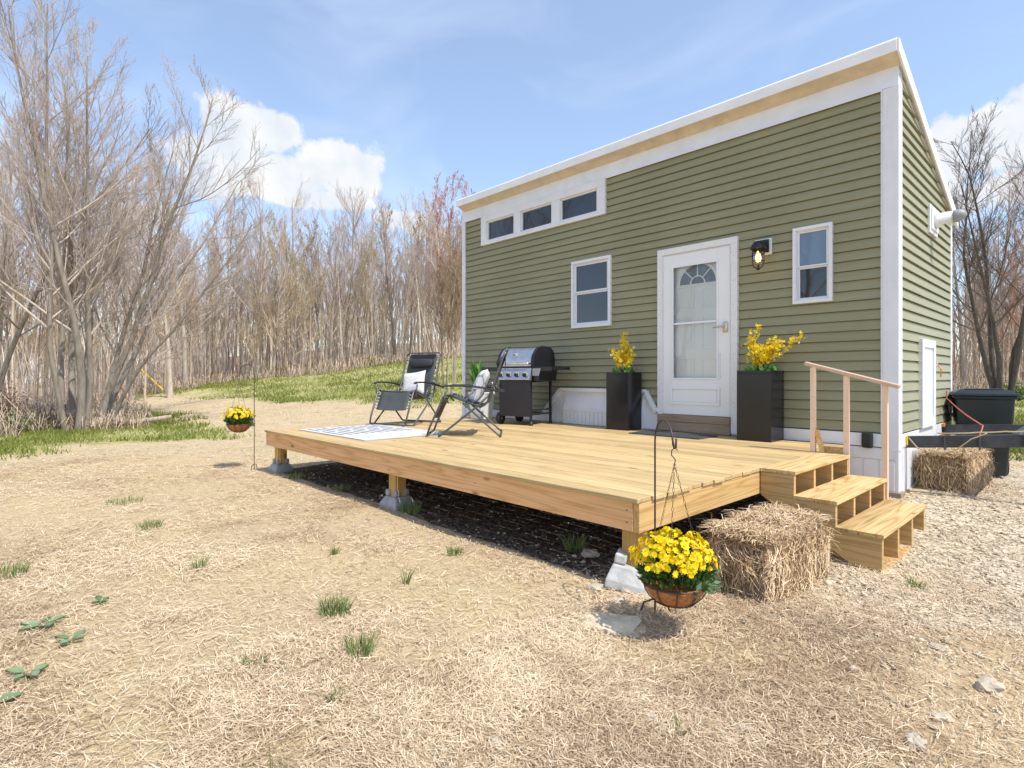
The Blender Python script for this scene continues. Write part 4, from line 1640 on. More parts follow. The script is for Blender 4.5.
    m.box(gx0, gx1, ya, yb, sz0, gz0)
    frame(m, gx0 - .016, gx1 + .016, gz0 - .016, gz1 + .016, .022, ya - .008, ya - .0005)
    m.box(gx0 + .006, gx1 - .006, ya + .004, ya + .02, 1.795, 1.82)
    m.box(gx1 + .03, gx1 + .04, ya - .012, ya - .0005, gz0 + .0, gz0 + .30)
    st = part(m, 'storm_door', 'door_white', H, .003)
    m = MB()
    frame(m, -3.742, -3.093, .812, 1.03, .03, ya - .012, ya - .0005)
    m.box(-3.70, -3.135, ya - .006, ya - .0007, .85, .992)
    part(m, 'kick_panel', 'door_white', st, .003, False)
    m = MB()
    m.box(gx0 - .005, gx1 + .005, 6.274, 6.278, gz0 - .005, gz1 + .005)
    part(m, 'glass', 'storm_glass', st, 0, False)
    m = MB()
    m.lathe([(.022, -.062), (.03, -.05), (.03, .05), (.022, .062)], 14, 0, T=Matrix.Translation((-3.025, ya - .004, 1.728)))
    m.tube([(-3.025, ya - .03, 1.735), (-3.025, ya - .055, 1.735), (-3.06, ya - .06, 1.735), (-3.13, ya - .056, 1.728), (-3.15, ya - .05, 1.724)], [.012, .012, .010, .008, .007], 8)
    part(m, 'handle', 'bronze', st, 0, False)
    # inner door seen through the glass
    yi = 6.332
    m = MB()
    m.box(x0 + .086, x1 - .09, yi, yi + .045, .69, zt - .093)
    for (a, b) in ((-3.70, -3.46), (-3.36, -3.12)):
        for (c, d) in ((1.98, 2.22), (1.48, 1.90), (.85, 1.38)):
            frame(m, a, b, c, d, .018, yi - .008, yi - .0005)
            m.box(a + .035, b - .035, yi - .006, yi - .0006, c + .035, d - .035)
    dr = part(m, 'door', 'inner_white', H, .003)
    m = MB()
    cx, cz, rr = -3.41, 2.285, .235

    def fan(r0, r1, ya_, yb_, mi, seg=20):
        for k in range(seg):
            a, b = math.pi * k / seg, math.pi * (k + 1) / seg
            p = [(cx + r * math.cos(t), cz + r * math.sin(t)) for r, t in ((r0, a), (r1, a), (r1, b), (r0, b))]
            m.prism(p, 'y', ya_, yb_, mi)
    fan(rr, rr + .035, yi - .014, yi - .0007, 0)
    fan(.085, .10, yi - .012, yi - .0007, 0)
    m.box(cx - rr - .035, cx + rr + .035, yi - .015, yi - .0006, cz - .035, cz - .0005)
    fan(.001, rr, yi - .004, yi - .0009, 1)
    for t in (45, 90, 135):
        a = R(t)
        m.bar((cx + .1 * math.cos(a), yi - .008, cz + .1 * math.sin(a)), (cx + rr * math.cos(a), yi - .008, cz + rr * math.sin(a)), .012, .014, 0)
    part(m, 'fanlight', ['inner_white', 'glass_fan'], dr, 0, False)
    m = MB()
    m.box(-3.91, -2.965, 6.238, 6.30, .48, .600)
    m.box(-3.91, -2.962, 6.225, 6.30, .6005, .686)
    part(m, 'threshold', 'wood_old', H, .004)

    # --- wall lamp
    m = MB()
    m.box(-2.692, -2.512, 6.266, 6.288, 2.49, 2.67)
    lamp = part(m, 'wall_lamp', 'white_vinyl', H, .004)
    lx, ly = -2.60, 6.135
    m = MB()
    m.box(-2.655, -2.535, 6.245, 6.2655, 2.515, 2.655)
    m.tube([(lx, 6.25, 2.60), (lx, 6.19, 2.615), (lx, ly, 2.60)], .022, 8)
    T = Matrix.Translation((lx, ly, 0))
    m.lathe([(.02, 2.625), (.04, 2.618), (.072, 2.575), (.082, 2.548), (.084, 2.540), (.05, 2.538)], 20, 0, T=T)
    for k in range(6):
        a = k * math.pi / 3
        c, s_ = math.cos(a), math.sin(a)
        m.tube([(lx + .062 * c, ly + .062 * s_, 2.54), (lx + .064 * c, ly + .064 * s_, 2.40), (lx + .05 * c, ly + .05 * s_, 2.345), (lx + .01 * c, ly + .01 * s_, 2.325)], .0038, 5)
    for z in (2.48, 2.405):
        m.tube([(lx + .065 * math.cos(k * .3927), ly + .065 * math.sin(k * .3927), z) for k in range(16)], .0038, 5, closed=True)
    m.lathe([(.018, 2.312), (.016, 2.335), (.004, 2.34)], 10, 0, T=T)
    part(m, 'cage', 'black_metal', lamp, 0, False)
    m = MB()
    m.lathe([(.052, 2.538), (.054, 2.40), (.042, 2.36), (.012, 2.345)], 20, 0, T=T)
    part(m, 'lamp_glass', 'lamp_glass', lamp, 0, False)
    m = MB()
    m.lathe([(.010, 2.535), (.012, 2.50), (.026, 2.46), (.03, 2.435), (.022, 2.405), (.004, 2.395)], 14, 0, T=T)
    part(m, 'bulb', 'bulb', lamp, 0, False)

    # --- outdoor socket cover
    m = MB()
    m.box(-1.645, -1.548, 6.222, 6.2735, .462, .612)
    o1 = part(m, 'outlet_cover', 'black_plastic', H, .02)
    m = MB()
    m.box(-1.622, -1.571, 6.214, 6.2225, .50, .575)
    part(m, 'latch', 'black_metal', o1, .004, False)

    # --- wheel well box on the front wall
    m = MB()
    m.prism([(6.195, .478), (6.195, .69), (6.215, .755), (6.262, .945), (6.272, .945), (6.272, .478)], 'x', -5.47, -4.13)
    part_w = part(m, 'wheel_well_cover', 'white_vinyl', H, .004)
    m = MB()
    for (p, q) in (((-5.90, .615), (-5.56, .965)), ((-5.56, .965), (-4.09, .965)), ((-4.09, .965), (-3.93, .70))):
        m.bar((p[0], 6.245, p[1]), (q[0], 6.245, q[1]), .05, .05, up=(0, 1, 0))
    m.prism([(-5.86, .478), (-5.86, .63), (-5.555, .935), (-5.47, .935), (-5.47, .478)], 'y', 6.258, 6.2725)
    m.prism([(-4.13, .478), (-4.13, .935), (-4.10, .935), (-3.93, .68), (-3.93, .478)], 'y', 6.258, 6.2725)
    m.box(-5.475, -4.125, 6.181, 6.1945, .665, .70)
    x = -5.46
    while x < -4.14:
        m.box(x, x + .062, 6.185, 6.1945, .479, .664)
        x += .072
    part(m, 'trim', 'white_vinyl', part_w, .002, False)

    # --- side wall: narrow access door, vent pipe
    m = MB()
    m.box(HX + .004, -1.328, 7.11, 7.76, .615, 1.55)
    frame(m, 7.11, 7.76, .615, 1.55, .085, -1.3275, -1.312, axis='x')
    hd = part(m, 'access_door', 'white_vinyl', H, .003)
    m = MB()
    m.box(-1.326, -1.30, 7.765, 7.80, 1.24, 1.33)
    m.tube([(-1.30, 7.785, 1.28), (-1.27, 7.79, 1.24), (-1.275, 7.79, 1.15)], .008, 6, 1)
    part(m, 'latch', ['steel', 'orange'], hd, 0, False)
    m = MB()
    m.box(HX + .004, -1.325, 7.54, 7.93, 2.735, 3.05)
    m.box(-1.3245, -1.31, 7.58, 7.89, 2.775, 3.01)
    vp = part(m, 'vent_plate', 'white_vinyl', H, .006)
    m = MB()
    a, b = Vector((-1.31, 7.735, 2.90)), Vector((-1.15, 7.735, 2.905))
    m.tube([a, a + (b - a) * .18, a + (b - a) * .2, b], [.10, .092, .066, .062], 18)
    part(m, 'vent_pipe', 'white_vinyl', vp, 0, False)
    m = MB()
    m.tube([b, b + Vector((.02, 0, .0)), b + Vector((.08, 0, .012)), b + Vector((.11, 0, .02))], [.066, .07, .055, .02], 16)
    part(m, 'vent_cap', 'grey_plastic', vp, 0, False)

    # --- trailer tongue
    m = MB()
    m.bar((HX, 6.585, .515), (1.1, 6.90, .72), .055, .112)
    m.bar((HX, 8.33, .525), (1.1, 7.30, .73), .06, .12)
    m.bar((-.56, 6.72, .585), (-.56, 7.98, .59), .06, .12)
    m.bar((.7, 6.88, .685), (.7, 7.45, .69), .06, .12)
    for x, y, z in ((-1.05, 6.592, .54), (-.8, 6.62, .56), (-.50, 6.66, .585)):
        m.box(x, x + .012, y - .04, y + .035, z - .075, z + .062)
    tg = part(m, 'trailer_tongue', 'tongue', H, .006)
    m = MB()
    m.box(-1.353, -1.325, 6.528, 6.552, .485, .575)
    part(m, 'marker_light', 'yellow', tg, .008, False)
    m = MB()
    m.box(-1.353, -1.31, 8.25, 8.295, .56, .60)
    m.box(-1.353, -1.31, 8.25, 8.295, .44, .48)
    part(m, 'marker_light', 'orange', tg, .008, False)


build_house()


# ------------------------------------------------------------------ deck and steps
DZ = .475


def build_deck():
    Dk = wroot('wooden_deck', 'low unstained pine deck with wide boards in front of the house', 'deck', (-4.57, 4.45, 0))
    m = MB()
    y, k = 2.632, 0
    while y < 6.18:
        w = .1385
        cut = [-4.6, -3.4, -5.7][k % 3] + random.uniform(-.1, .1)
        e = random.uniform(-.006, .010)
        z = random.uniform(-.0012, .0012)
        m.box(-7.372 + random.uniform(-.004, .004), cut - .0015, y, y + w, DZ - .026 + z, DZ + z)
        z = random.uniform(-.0012, .0012)
        m.box(cut + .0015, -1.772 + e, y, y + w, DZ - .026 + z, DZ + z)
        y += w + .0055
        k += 1
    dk = part(m, 'decking', 'wood_x', Dk, .003)
    m = MB()
    yy = 2.70
    while yy < 6.15:
        for xx in np.arange(-7.3, -1.8, .407):
            for q in (-.04, .04):
                m.lathe([(.0035, 0), (.0035, .0012)], 6, T=Matrix.Translation((xx + random.uniform(-.004, .004), yy + q, DZ + .0002)))
        yy += .144
    part(m, 'screw', 'grey_plastic', dk, 0, False)['kind'] = 'stuff'
    zb, zt = .284, DZ - .0275
    m = MB()
    m.box(-7.362, -1.822, 2.650, 2.688, zb, zt)
    for x, z in ((-1.86, .40), (-1.86, .33), (-4.5, .4), (-4.52, .33), (-7.3, .4), (-7.3, .33), (-3.2, .37), (-5.8, .36)):
        m.box(x - .004, x + .004, 2.6485, 2.6502, z - .004, z + .004, 1)
    part(m, 'rim_joist', ['wood_rim', 'black_metal'], Dk, .004)
    m = MB()
    m.box(-1.8215, -1.781, 2.655, 6.2, zb - .004, zt)
    part(m, 'rim_joist', 'wood_y', Dk, .004)
    m = MB()
    m.box(-7.358, -7.32, 2.69, 6.2, zb, zt)
    part(m, 'rim_joist', 'wood_y', Dk, .004)
    for k in range(13):
        x = -6.95 + k * .405
        m = MB()
        m.box(x, x + .038, 2.69, 6.2, zb, zt)
        part(m, 'joist', 'wood_y', Dk)
    for x, y in ((-7.27, 2.80), (-4.50, 2.80), (-1.87, 2.755), (-7.27, 5.7), (-4.5, 5.7), (-1.9, 5.7)):
        m = MB()
        m.box(x - .058, x + .058, y - .058, y + .058, th(x, y) + (.08 if y < 4 else -.05), zb - .001 if y > 4 else zb + .12)
        part(m, 'post', 'wood_z', Dk, .006)


build_deck()


def pier_block(x, y, rz, label, mat, h=.175, top=.082, bot=.118, broken=False):
    g = 'concrete pier blocks under the deck'
    z = th(x, y) - .015
    m = MB()

    def loop(s, zz):
        return [(-s, -s, zz), (s, -s, zz), (s, s, zz), (-s, s, zz)]
    lv = [loop(bot, 0), loop(bot, .05), loop(top, h - .06)]
    vs = sum(lv, [])
    fs = [(3, 2, 1, 0)]
    for i in range(2):
        for k in range(4):
            fs.append((i * 4 + k, i * 4 + (k + 1) % 4, i * 4 + 4 + (k + 1) % 4, i * 4 + 4 + k))
    fs.append((8, 9, 10, 11))
    m.add(vs, fs)
    # four horns round the post slots
    t = top
    for k, (sx, sy) in enumerate(((-1, -1), (1, -1), (1, 1), (-1, 1))):
        hh = h - (.03 if (broken and k == 1) else 0)
        a0, a1 = (.030, t - .003)
        xs = sorted((sx * a0, sx * a1))
        ys = sorted((sy * a0, sy * a1))
        m.box(xs[0], xs[1], ys[0], ys[1], h - .0601, hh)
    o = m.build('pier_block', mat, None, .012)
    o.location = (x, y, z)
    o.rotation_euler = (0, 0, rz)
    if broken:
        o.rotation_euler = (R(-6), R(9), rz)
    return tag(o, label, 'pier block', g)


pier_block(-7.27, 2.80, .05, 'grey concrete pier block under the far left deck post', 'concrete')
pier_block(-4.50, 2.80, .12, 'grey concrete pier block under the middle deck post', 'concrete')
pier_block(-1.90, 2.72, .5, 'pale chipped concrete pier block under the front corner post, behind the hanging basket', 'concrete_old', .20, .10, .125, True)


def build_steps():
    S = wroot('wooden_steps', 'three tread pine steps with open risers and a rail, at the end of the deck', 'steps', (-1.4, 4.85, -.1))
    y0, y1 = 4.225, 5.485
    t = .026
    z = [DZ, .304, .131]
    xs = [-1.78, -1.527, -1.257, -.985]
    g = -.115
    prof = [(xs[0] + .002, z[0] - t - .001), (xs[1] - .012, z[0] - t - .001), (xs[1] - .012, z[1] - t - .001), (xs[2] - .012, z[1] - t - .001), (xs[2] - .012, z[2] - t - .001),
            (xs[3] - .012, z[2] - t - .001), (xs[3] - .012, g + .005), (-1.165, g + .005), (xs[0] + .002, .275)]
    for k in range(4):
        a = y0 + .008 + k * (y1 - y0 - .016 - .038) / 3
        m = MB()
        m.prism(prof, 'y', a, a + .038)
        part(m, 'stringer', 'wood_string', S, .003)
    for i in range(3):
        m = MB()
        x0 = xs[i] + (.006 if i == 0 else -.016)
        h = (y1 - y0) / 1
        m.box(x0, x0 + (xs[i + 1] - x0) / 2 - .002, y0, y1, z[i] - t, z[i])
        m.box(x0 + (xs[i + 1] - x0) / 2 + .001, xs[i + 1], y0, y1, z[i] - t, z[i] + .0006)
        part(m, 'tread', 'wood_step', S, .003)
    m = MB()
    m.box(-1.17, xs[3] - .004, y0 + .002, y1 - .002, g - .045, g + .004)
    part(m, 'base_board', 'wood_y', S, .004)
    # rail
    pa, pb = Vector((-1.90, 5.475, 1.275)), Vector((-1.17, 5.475, 1.068))
    sl = (pb.z - pa.z) / (pb.x - pa.x)
    for x, zb in ((-1.825, DZ + .001), (-1.565, DZ - t - .16), (-1.275, .08)):
        m = MB()
        ztop = pa.z + sl * (x - pa.x) - .018
        m.box(x - .02, x + .02, y1 + .002 if x > -1.7 else 5.455, y1 + .042 if x > -1.7 else 5.495, zb, ztop)
        for q in (.12, .3, .5):
            m.lathe([(.004, 0), (.004, .002)], 6, 1, T=Matrix.Translation((x, 5.453 if x < -1.7 else y1 + .0005, zb + q)) @ Matrix.Rotation(R(90), 4, 'X'))
        part(m, 'rail_post', ['wood_rail', 'grey_plastic'], S, .003)
    m = MB()
    m.bar(pa + Vector((0, .02, 0)), pb + Vector((0, .02, 0)), .062, .034)
    part(m, 'handrail', 'wood_rail', S, .008)
    m = MB()
    m.bar((-1.80, 5.475, DZ + .20), (-1.745, 5.475, DZ + .002), .036, .036)
    m.box(-1.76, -1.585, 5.487, 5.522, DZ + .001, DZ + .055)
    part(m, 'brace', 'wood_y', S, .002)


build_steps()


# ------------------------------------------------------------------ furniture on the deck
def build_chair(label, loc, rz, group):
    C = thing('reclining_chair', label, 'chair', loc, rz, group)
    w = .30

    def P(s, z, x):            # s = forward
        return (x, -s, z)
    m = MB()
    for sx in (-1, 1):
        x = sx * w
        m.tube([P(-.42, 1.00, x), P(-.385, .93, x), P(-.20, .40, x), P(-.13, .35, x), P(.25, .49, x)], .0125, 8)
        m.tube([P(.25, .49, x), P(.31, .47, x), P(.47, .12, x), P(.50, .03, x * .97)], .0125, 8)
        xo = sx * (w + .035)
        m.tube([P(-.06, .56, xo), P(.08, .40, xo), P(-.33, .03, xo), P(-.36, .012, xo)], .012, 8)
        m.tube([P(-.22, .50, xo), P(-.10, .37, xo), P(.33, .03, xo), P(.36, .012, xo)], .012, 8)
        m.tube([P(.27, .57, xo), P(.30, .45, xo), P(.25, .40, x)], .011, 8)
        m.tube([P(-.30, .53, xo), P(-.27, .60, x)], .010, 8)
    m.tube([P(-.42, 1.00, -w), P(-.435, 1.04, -w * .9), P(-.435, 1.04, w * .9), P(-.42, 1.00, w)], .0125, 8)
    m.tube([P(.50, .03, -w * .97), P(.50, .03, w * .97)], .0125, 8)
    for s in (-.36, .36):
        m.tube([P(s, .013, -w - .035), P(s, .013, w + .035)], .012, 8)
    m.tube([P(-.16, .37, -w), P(-.16, .37, w)], .01, 8)
    m.tube([P(.25, .47, -w), P(.25, .47, w)], .01, 8)
    part_frame = m.build('frame', 'chair_tube', C)
    # sling
    m = MB()
    path = [(-.425, 1.01), (-.385, .91), (-.30, .67), (-.205, .42), (-.14, .365), (-.02, .385), (.12, .44), (.24, .485)]
    path2 = [(.30, .465), (.36, .335), (.42, .22)]

    def sheet(pp, hw, sag):
        pp = np.array(pp)

        def fn(u, v):
            f = v * (len(pp) - 1)
            i = min(int(f), len(pp) - 2)
            q = pp[i] + (pp[i + 1] - pp[i]) * (f - i)
            b = (1 - (2 * u - 1) ** 2) * sag
            return P(q[0] - b * .5, q[1] - b, (2 * u - 1) * hw)
        m.grid(fn, 8, 28)
    sheet(path, .245, .022)
    sheet(path2, .245, .01)
    m.build('sling', 'chair_sling', C, 0, .004)
    for sx in (-1, 1):
        for pp, n in ((path, 44), (path2, 12)):
            m = MB()
            pp = np.array(pp)
            pts = []
            for k in range(n):
                f = .12 + k / (n - 1) * (len(pp) - 1.2)
                i = min(int(f), len(pp) - 2)
                q = pp[i] + (pp[i + 1] - pp[i]) * (f - i)
                pts.append(P(q[0], q[1] + .004, sx * (.240 if k % 2 else .302)))
            for k in range(n - 1):
                m.tube([pts[k], pts[k + 1]], .0042, 4, k % 2)
            m.build('lacing', ['chair_black', 'lace'], C)
    # arm rests
    for sx in (-1, 1):
        m = MB()
        xo = sx * (w + .035)
        pts = [P(.33, .585, xo), P(.28, .60, xo), P(.10, .60, xo), P(-.12, .585, xo), P(-.32, .545, xo), P(-.40, .53, xo)]
        for a, b in zip(pts[:-1], pts[1:]):
            m.bar(a, b, .052, .022)
        m.build('armrest', 'chair_black', C, .008)
    # head pillow
    m = MB()
    prof = [(.001, -.20), (.04, -.197), (.058, -.17), (.062, 0), (.058, .17), (.04, .197), (.001, .20)]
    T = Matrix.Translation(P(-.345, .885, 0)) @ Matrix.Rotation(R(-18), 4, 'X') @ Matrix.Rotation(R(90), 4, 'Y')
    m.lathe(prof, 16, 0, T=T, sx=1.15, sy=.62)
    m.box(-.22, .22, .408, .414, .80, 1.02)
    m.build('headrest', 'chair_black', C)
    return C


GCH = 'folding recliner chairs on the deck'
c1 = build_chair('grey sling recliner facing the front of the deck, plain beige cushion on it', (-6.98, 4.52, DZ), .40, GCH)
c2 = dup(c1)
c2.location = (-5.13, 4.20, DZ)
c2.rotation_euler = (0, 0, -.757)
c2.scale = (.96, .96, .96)
c2['label'] = 'grey sling recliner seen side on in front of the grill, patterned cushion on it'


def cushion(label, chair, s, z, tilt, mat, size, off=0.0, spin=0.0):
    m = MB()
    h = size / 2

    def mk(sign):
        def fn(u, v):
            a, b = 2 * u - 1, 2 * v - 1
            k = max(0, (1 - a ** 4)) * max(0, (1 - b ** 4))
            pin = 1 - .07 * (1 - abs(a) ** 2) * 1 if False else 1
            sx = a * h * (1 - .07 * (1 - b * b))
            sz = b * h * (1 - .07 * (1 - a * a))
            return (sx, sign * .075 * k ** .6, sz)
        return fn
    m.grid(mk(1), 14, 14, 0, .3)
    m.grid(mk(-1), 14, 14, 0, .3)
    o = m.build('cushion', mat)
    rz = chair.rotation_euler.z
    T = Matrix.Translation(chair.location) @ Matrix.Rotation(rz, 4, 'Z') @ Matrix.Translation((off, -s, z)) @ Matrix.Rotation(R(tilt), 4, 'X') @ Matrix.Rotation(R(spin), 4, 'Y')
    o.matrix_world = T
    return tag(o, label, 'cushion')


cushion('plain off white cushion leaning in the chair that faces the deck front', c1, -.12, .575, -20, 'cushion', .38, .02, -8)
cushion('white cushion with grey leaf pattern in the chair beside the grill', c2, -.10, .575, -22, 'leafprint', .40, 0, 6)


def build_rug():
    m = MB()
    x0, x1, y0, y1 = -7.05, -5.37, 2.94, 4.06
    m.box(x0, x1, y0, y1, DZ + .003, DZ + .011, 0)
    z0, z1 = DZ + .0112, DZ + .0125
    rows = 10
    for r in range(rows):
        y = y0 + .07 + r * (y1 - y0 - .12) / rows
        x = x0 + .08 + .03 * (r % 2)
        for l in (.52, .34) if r % 2 else (.34, .52):
            m.box(x, x + l, y, y + .026, z0, z1, 1)
            x += l + .09
    o = m.build('outdoor_rug', ['rug_white', 'rug_black'])
    tag(o, 'white outdoor rug with rows of black dashes at the front left of the deck', 'rug')


build_rug()


def build_mat():
    m = MB()
    m.box(-3.92, -3.02, 5.62, 6.06, DZ + .003, DZ + .012, 0)
    for k in range(30):
        x = -3.89 + k * .0285
        m.box(x, x + .014, 5.65, 6.03, DZ + .0122, DZ + .016, 0)
    o = m.build('door_mat', 'mat_dark')
    tag(o, 'dark ribbed door mat on the deck below the door', 'doormat')


build_mat()


def build_grill():
    G = thing('gas_grill', 'black gas grill with steel lid front and side shelves against the green wall', 'grill', (-5.79, 5.76, DZ), .20)
    w, d = .25, .26
    # cart
    m = MB()
    for sx in (-1, 1):
        for sy in (-1, 1):
            if sx == 1:
                m.box(sx * w - .016, sx * w + .016, sy * d - .016, sy * d + .016, .05, .66)
            else:
                m.box(sx * w - .016, sx * w + .016, sy * d - .016, sy * d + .016, .10, .66)
    m.box(w - .012, w + .012, -d + .016, d - .016, .14, .165)
    m.box(w - .012, w + .012, -d + .016, d - .016, .20, .222)
    m.box(-w + .016, w - .016, -d + .016, d - .016, .14, .155)
    m.box(-w - .004, -w + .012, -d + .016, d - .016, .14, .62)
    m.build('cart', 'black_metal', G, .003)
    m = MB()
    m.box(-w - .02, w + .014, -d - .034, -d - .017, .12, .625)
    m.build('door_panel', 'grill_panel', G, .005)
    for y in (-d, d):
        m = MB()
        T = Matrix.Translation((-w - .035, y * .92, .085)) @ Matrix.Rotation(R(90), 4, 'Y')
        m.lathe([(.03, -.022), (.085, -.022), (.085, .022), (.03, .022)], 22, 0, T=T)
        m.lathe([(.012, -.026), (.05, -.0225), (.012, .026)], 12, 1, T=T)
        m.build('wheel', ['rubber', 'grey_plastic'], G)
        m = MB()
        T = Matrix.Translation((w, y, 0))
        m.lathe([(.03, 0), (.032, .018), (.022, .03), (.02, .055)], 12, 0, T=T)
        m.build('caster', 'black_plastic', G)
    # fire box
    m = MB()
    m.prism([(-.28, .67), (-.29, .80), (.28, .80), (.26, .62), (-.16, .60)], 'x', -.27, .285)
    m.build('firebox', 'grill_enamel', G, .006)
    # sloped control panel with knobs
    m = MB()
    m.prism([(-.36, .635), (-.315, .80), (-.29, .80), (-.30, .625)], 'x', -.285, .29)
    cp = m.build('control_panel', 'steel', G, .005)
    for k in range(4):
        x = -.205 + k * .137
        T = Matrix.Translation((x, -.343, .71)) @ Matrix.Rotation(R(105), 4, 'X')
        m = MB()
        m.lathe([(.042, 0), (.042, .006), (.030, .008)], 18, 1, T=T)
        m.lathe([(.027, .008), (.025, .034), (.018, .038)], 16, 0, T=T)
        m.box(-.006, .006, -.026, .026, .036, .046, 0, None, T)
        m.build('knob', ['black_plastic', 'chrome'], cp)
    m = MB()
    m.box(-.20, .20, -.327, -.3215, .772, .778)
    m.build('label_strip', 'black_plastic', cp)
    # lid: steel front between black cast ends
    prof = [(-.30, .805)]
    for k in range(13):
        a = R(-8 + k * 106 / 12)
        prof.append((-.295 + .27 * (1 - math.cos(a)) * 1.0, .86 + .255 * math.sin(a)))
    prof += [(.16, 1.11), (.25, 1.05), (.285, .95), (.29, .805)]
    m = MB()
    for x0, x1 in ((-.31, -.262), (.268, .315)):
        m.prism(prof, 'x', x0, x1)
    m.prism([(p[0] + .012 if i < 13 else p[0], p[1] - .006) for i, p in enumerate(prof)], 'x', -.262, .268)
    lid = m.build('lid', 'grill_enamel', G, .006)
    m = MB()
    fp = prof[1:10]
    poly = fp + [(q[0] + .01, q[1] - .008) for q in reversed(fp)]
    m.prism([(q[0] - .002, q[1] + .002) for q in poly], 'x', -.2615, .2675)
    m.build('lid_front', 'steel', lid, .002)
    m = MB()
    m.tube([(-.25, -.30, .858), (-.25, -.35, .862), (.255, -.35, .862), (.255, -.30, .858)], .014, 10)
    m.build('lid_handle', 'chrome', lid)
    m = MB()
    T = Matrix.Translation((0, -.275, .985)) @ Matrix.Rotation(R(70), 4, 'X')
    m.lathe([(.036, 0), (.038, .008), (.03, .012)], 20, 0, T=T)
    m.lathe([(.027, .0125), (.002, .013)], 16, 1, T=T)
    m.build('thermometer', ['chrome', 'grey_plastic'], lid)
    # side shelves
    for sx in (-1, 1):
        m = MB()
        a, b = sorted((sx * .30, sx * .60))
        m.box(a, b, -.25, .23, .775, .815, 0)
        m.box(a, b, -.285, -.2505, .755, .817, 0)
        if sx > 0:
            m.prism([(.30, .62), (.30, .79), (.41, .79), (.38, .62)], 'y', -.27, .20, 0)
            m.prism([(.3005, .69), (.3005, .79), (.43, .79), (.40, .69)], 'y', -.305, -.286, 1)
        m.build('side_shelf', ['grill_enamel', 'grey_plastic'], G, .006)


build_grill()


def build_towel():
    m = MB()

    def fn(u, v):
        return (-.30 - .008 + .012 * math.sin(v * 5), -.42 + u * .10 + .008 * math.sin(v * 7 + u * 5), .60 - v * .17)
    m.grid(fn, 6, 10)
    m.tube([(-.29, -.37, .64), (-.305, -.37, .60)], .004, 6)
    o = m.build('hand_towel', 'towel', None, 0, .012)
    o.location = (-5.79, 5.76, DZ)
    o.rotation_euler = (0, 0, .20)
    tag(o, 'small pale pink towel hanging at the left side of the grill', 'towel')


build_towel()


def leaf_quads(P, dirs, ln, wd, r):
    """leaf shaped quads"""
    n = len(P)
    u = dirs / np.maximum(np.linalg.norm(dirs, axis=1), 1e-9)[:, None]
    v = np.cross(u, r.normal(0, 1, (n, 3)))
    v /= np.maximum(np.linalg.norm(v, axis=1), 1e-9)[:, None]
    return np.stack([P, P + u * (ln * .45)[:, None] + v * wd[:, None], P + u * ln[:, None], P + u * (ln * .45)[:, None] - v * wd[:, None]], 1).reshape(-1, 3)


def build_white_pot():
    x, y = -6.98, 5.92
    W = thing('potted_plant', 'green strappy plant in a square white pot behind the patterned cushion', 'potted plant', (x, y, DZ))
    m = MB()
    s, t = .125, .15
    vs = [(-s, -s, .002), (s, -s, .002), (s, s, .002), (-s, s, .002), (-t, -t, .42), (t, -t, .42), (t, t, .42), (-t, t, .42)]
    m.add(vs, [(3, 2, 1, 0), (0, 1, 5, 4), (1, 2, 6, 5), (2, 3, 7, 6), (3, 0, 4, 7)])
    frame_ = [(-t, t)]
    m.box(-t - .006, t + .006, -t - .006, -t + .02, .405, .43)
    m.box(-t - .006, t + .006, t - .02, t + .006, .405, .43)
    m.box(-t - .006, -t + .02, -t + .0205, t - .0205, .405, .43)
    m.box(t - .02, t + .006, -t + .0205, t - .0205, .405, .43)
    m.build('pot', 'pot_white', W, .004)
    m = MB()
    m.box(-t + .02, t - .02, -t + .02, t - .02, .38, .40)
    m.build('soil', 'soil', W)
    r = np.random.default_rng(5)
    m = MB()
    for k in range(46):
        a = r.random() * 6.28
        L = r.uniform(.36, .62)
        out = r.uniform(.08, .55)
        base = np.array([r.normal(-.055, .03), r.normal(-.04, .03), .40])
        pts = []
        for i in range(6):
            t_ = i / 5
            pts.append(base + np.array([math.cos(a) * out * L * t_ ** 1.3, math.sin(a) * out * L * t_ ** 1.3, L * (t_ - .45 * out * t_ ** 3)]))
        sd = np.array([-math.sin(a), math.cos(a), 0])
        vs, fs = [], []
        for i, p in enumerate(pts):
            hw = .017 * math.sin(math.pi * (.12 + .88 * (1 - i / 5) * .98)) + .002
            vs += [tuple(p - sd * hw), tuple(p + sd * hw)]
        for i in range(5):
            fs.append((2 * i, 2 * i + 1, 2 * i + 3, 2 * i + 2))
        m.add(vs, fs, 0, r.random(), True)
    m.build('leaves', 'leaf_bright', W)


build_white_pot()


def flower_arrays(P, N, size, r, petals=6):
    """small open blossoms as petal quads facing N"""
    n = len(P)
    N = N / np.linalg.norm(N, axis=1)[:, None]
    U = np.cross(N, r.normal(0, 1, (n, 3)))
    U /= np.linalg.norm(U, axis=1)[:, None]
    W = np.cross(N, U)
    Vs = []
    for k in range(petals):
        a = 2 * math.pi * k / petals
        d = U * math.cos(a) + W * math.sin(a)
        s = -U * math.sin(a) + W * math.cos(a)
        z = size[:, None]
        Vs.append(np.stack([P, P + d * z * .6 + s * z * .36 + N * z * .18, P + d * z + N * z * .22, P + d * z * .6 - s * z * .36 + N * z * .18], 1))
    V = np.stack(Vs, 1).reshape(-1, 3)
    return V


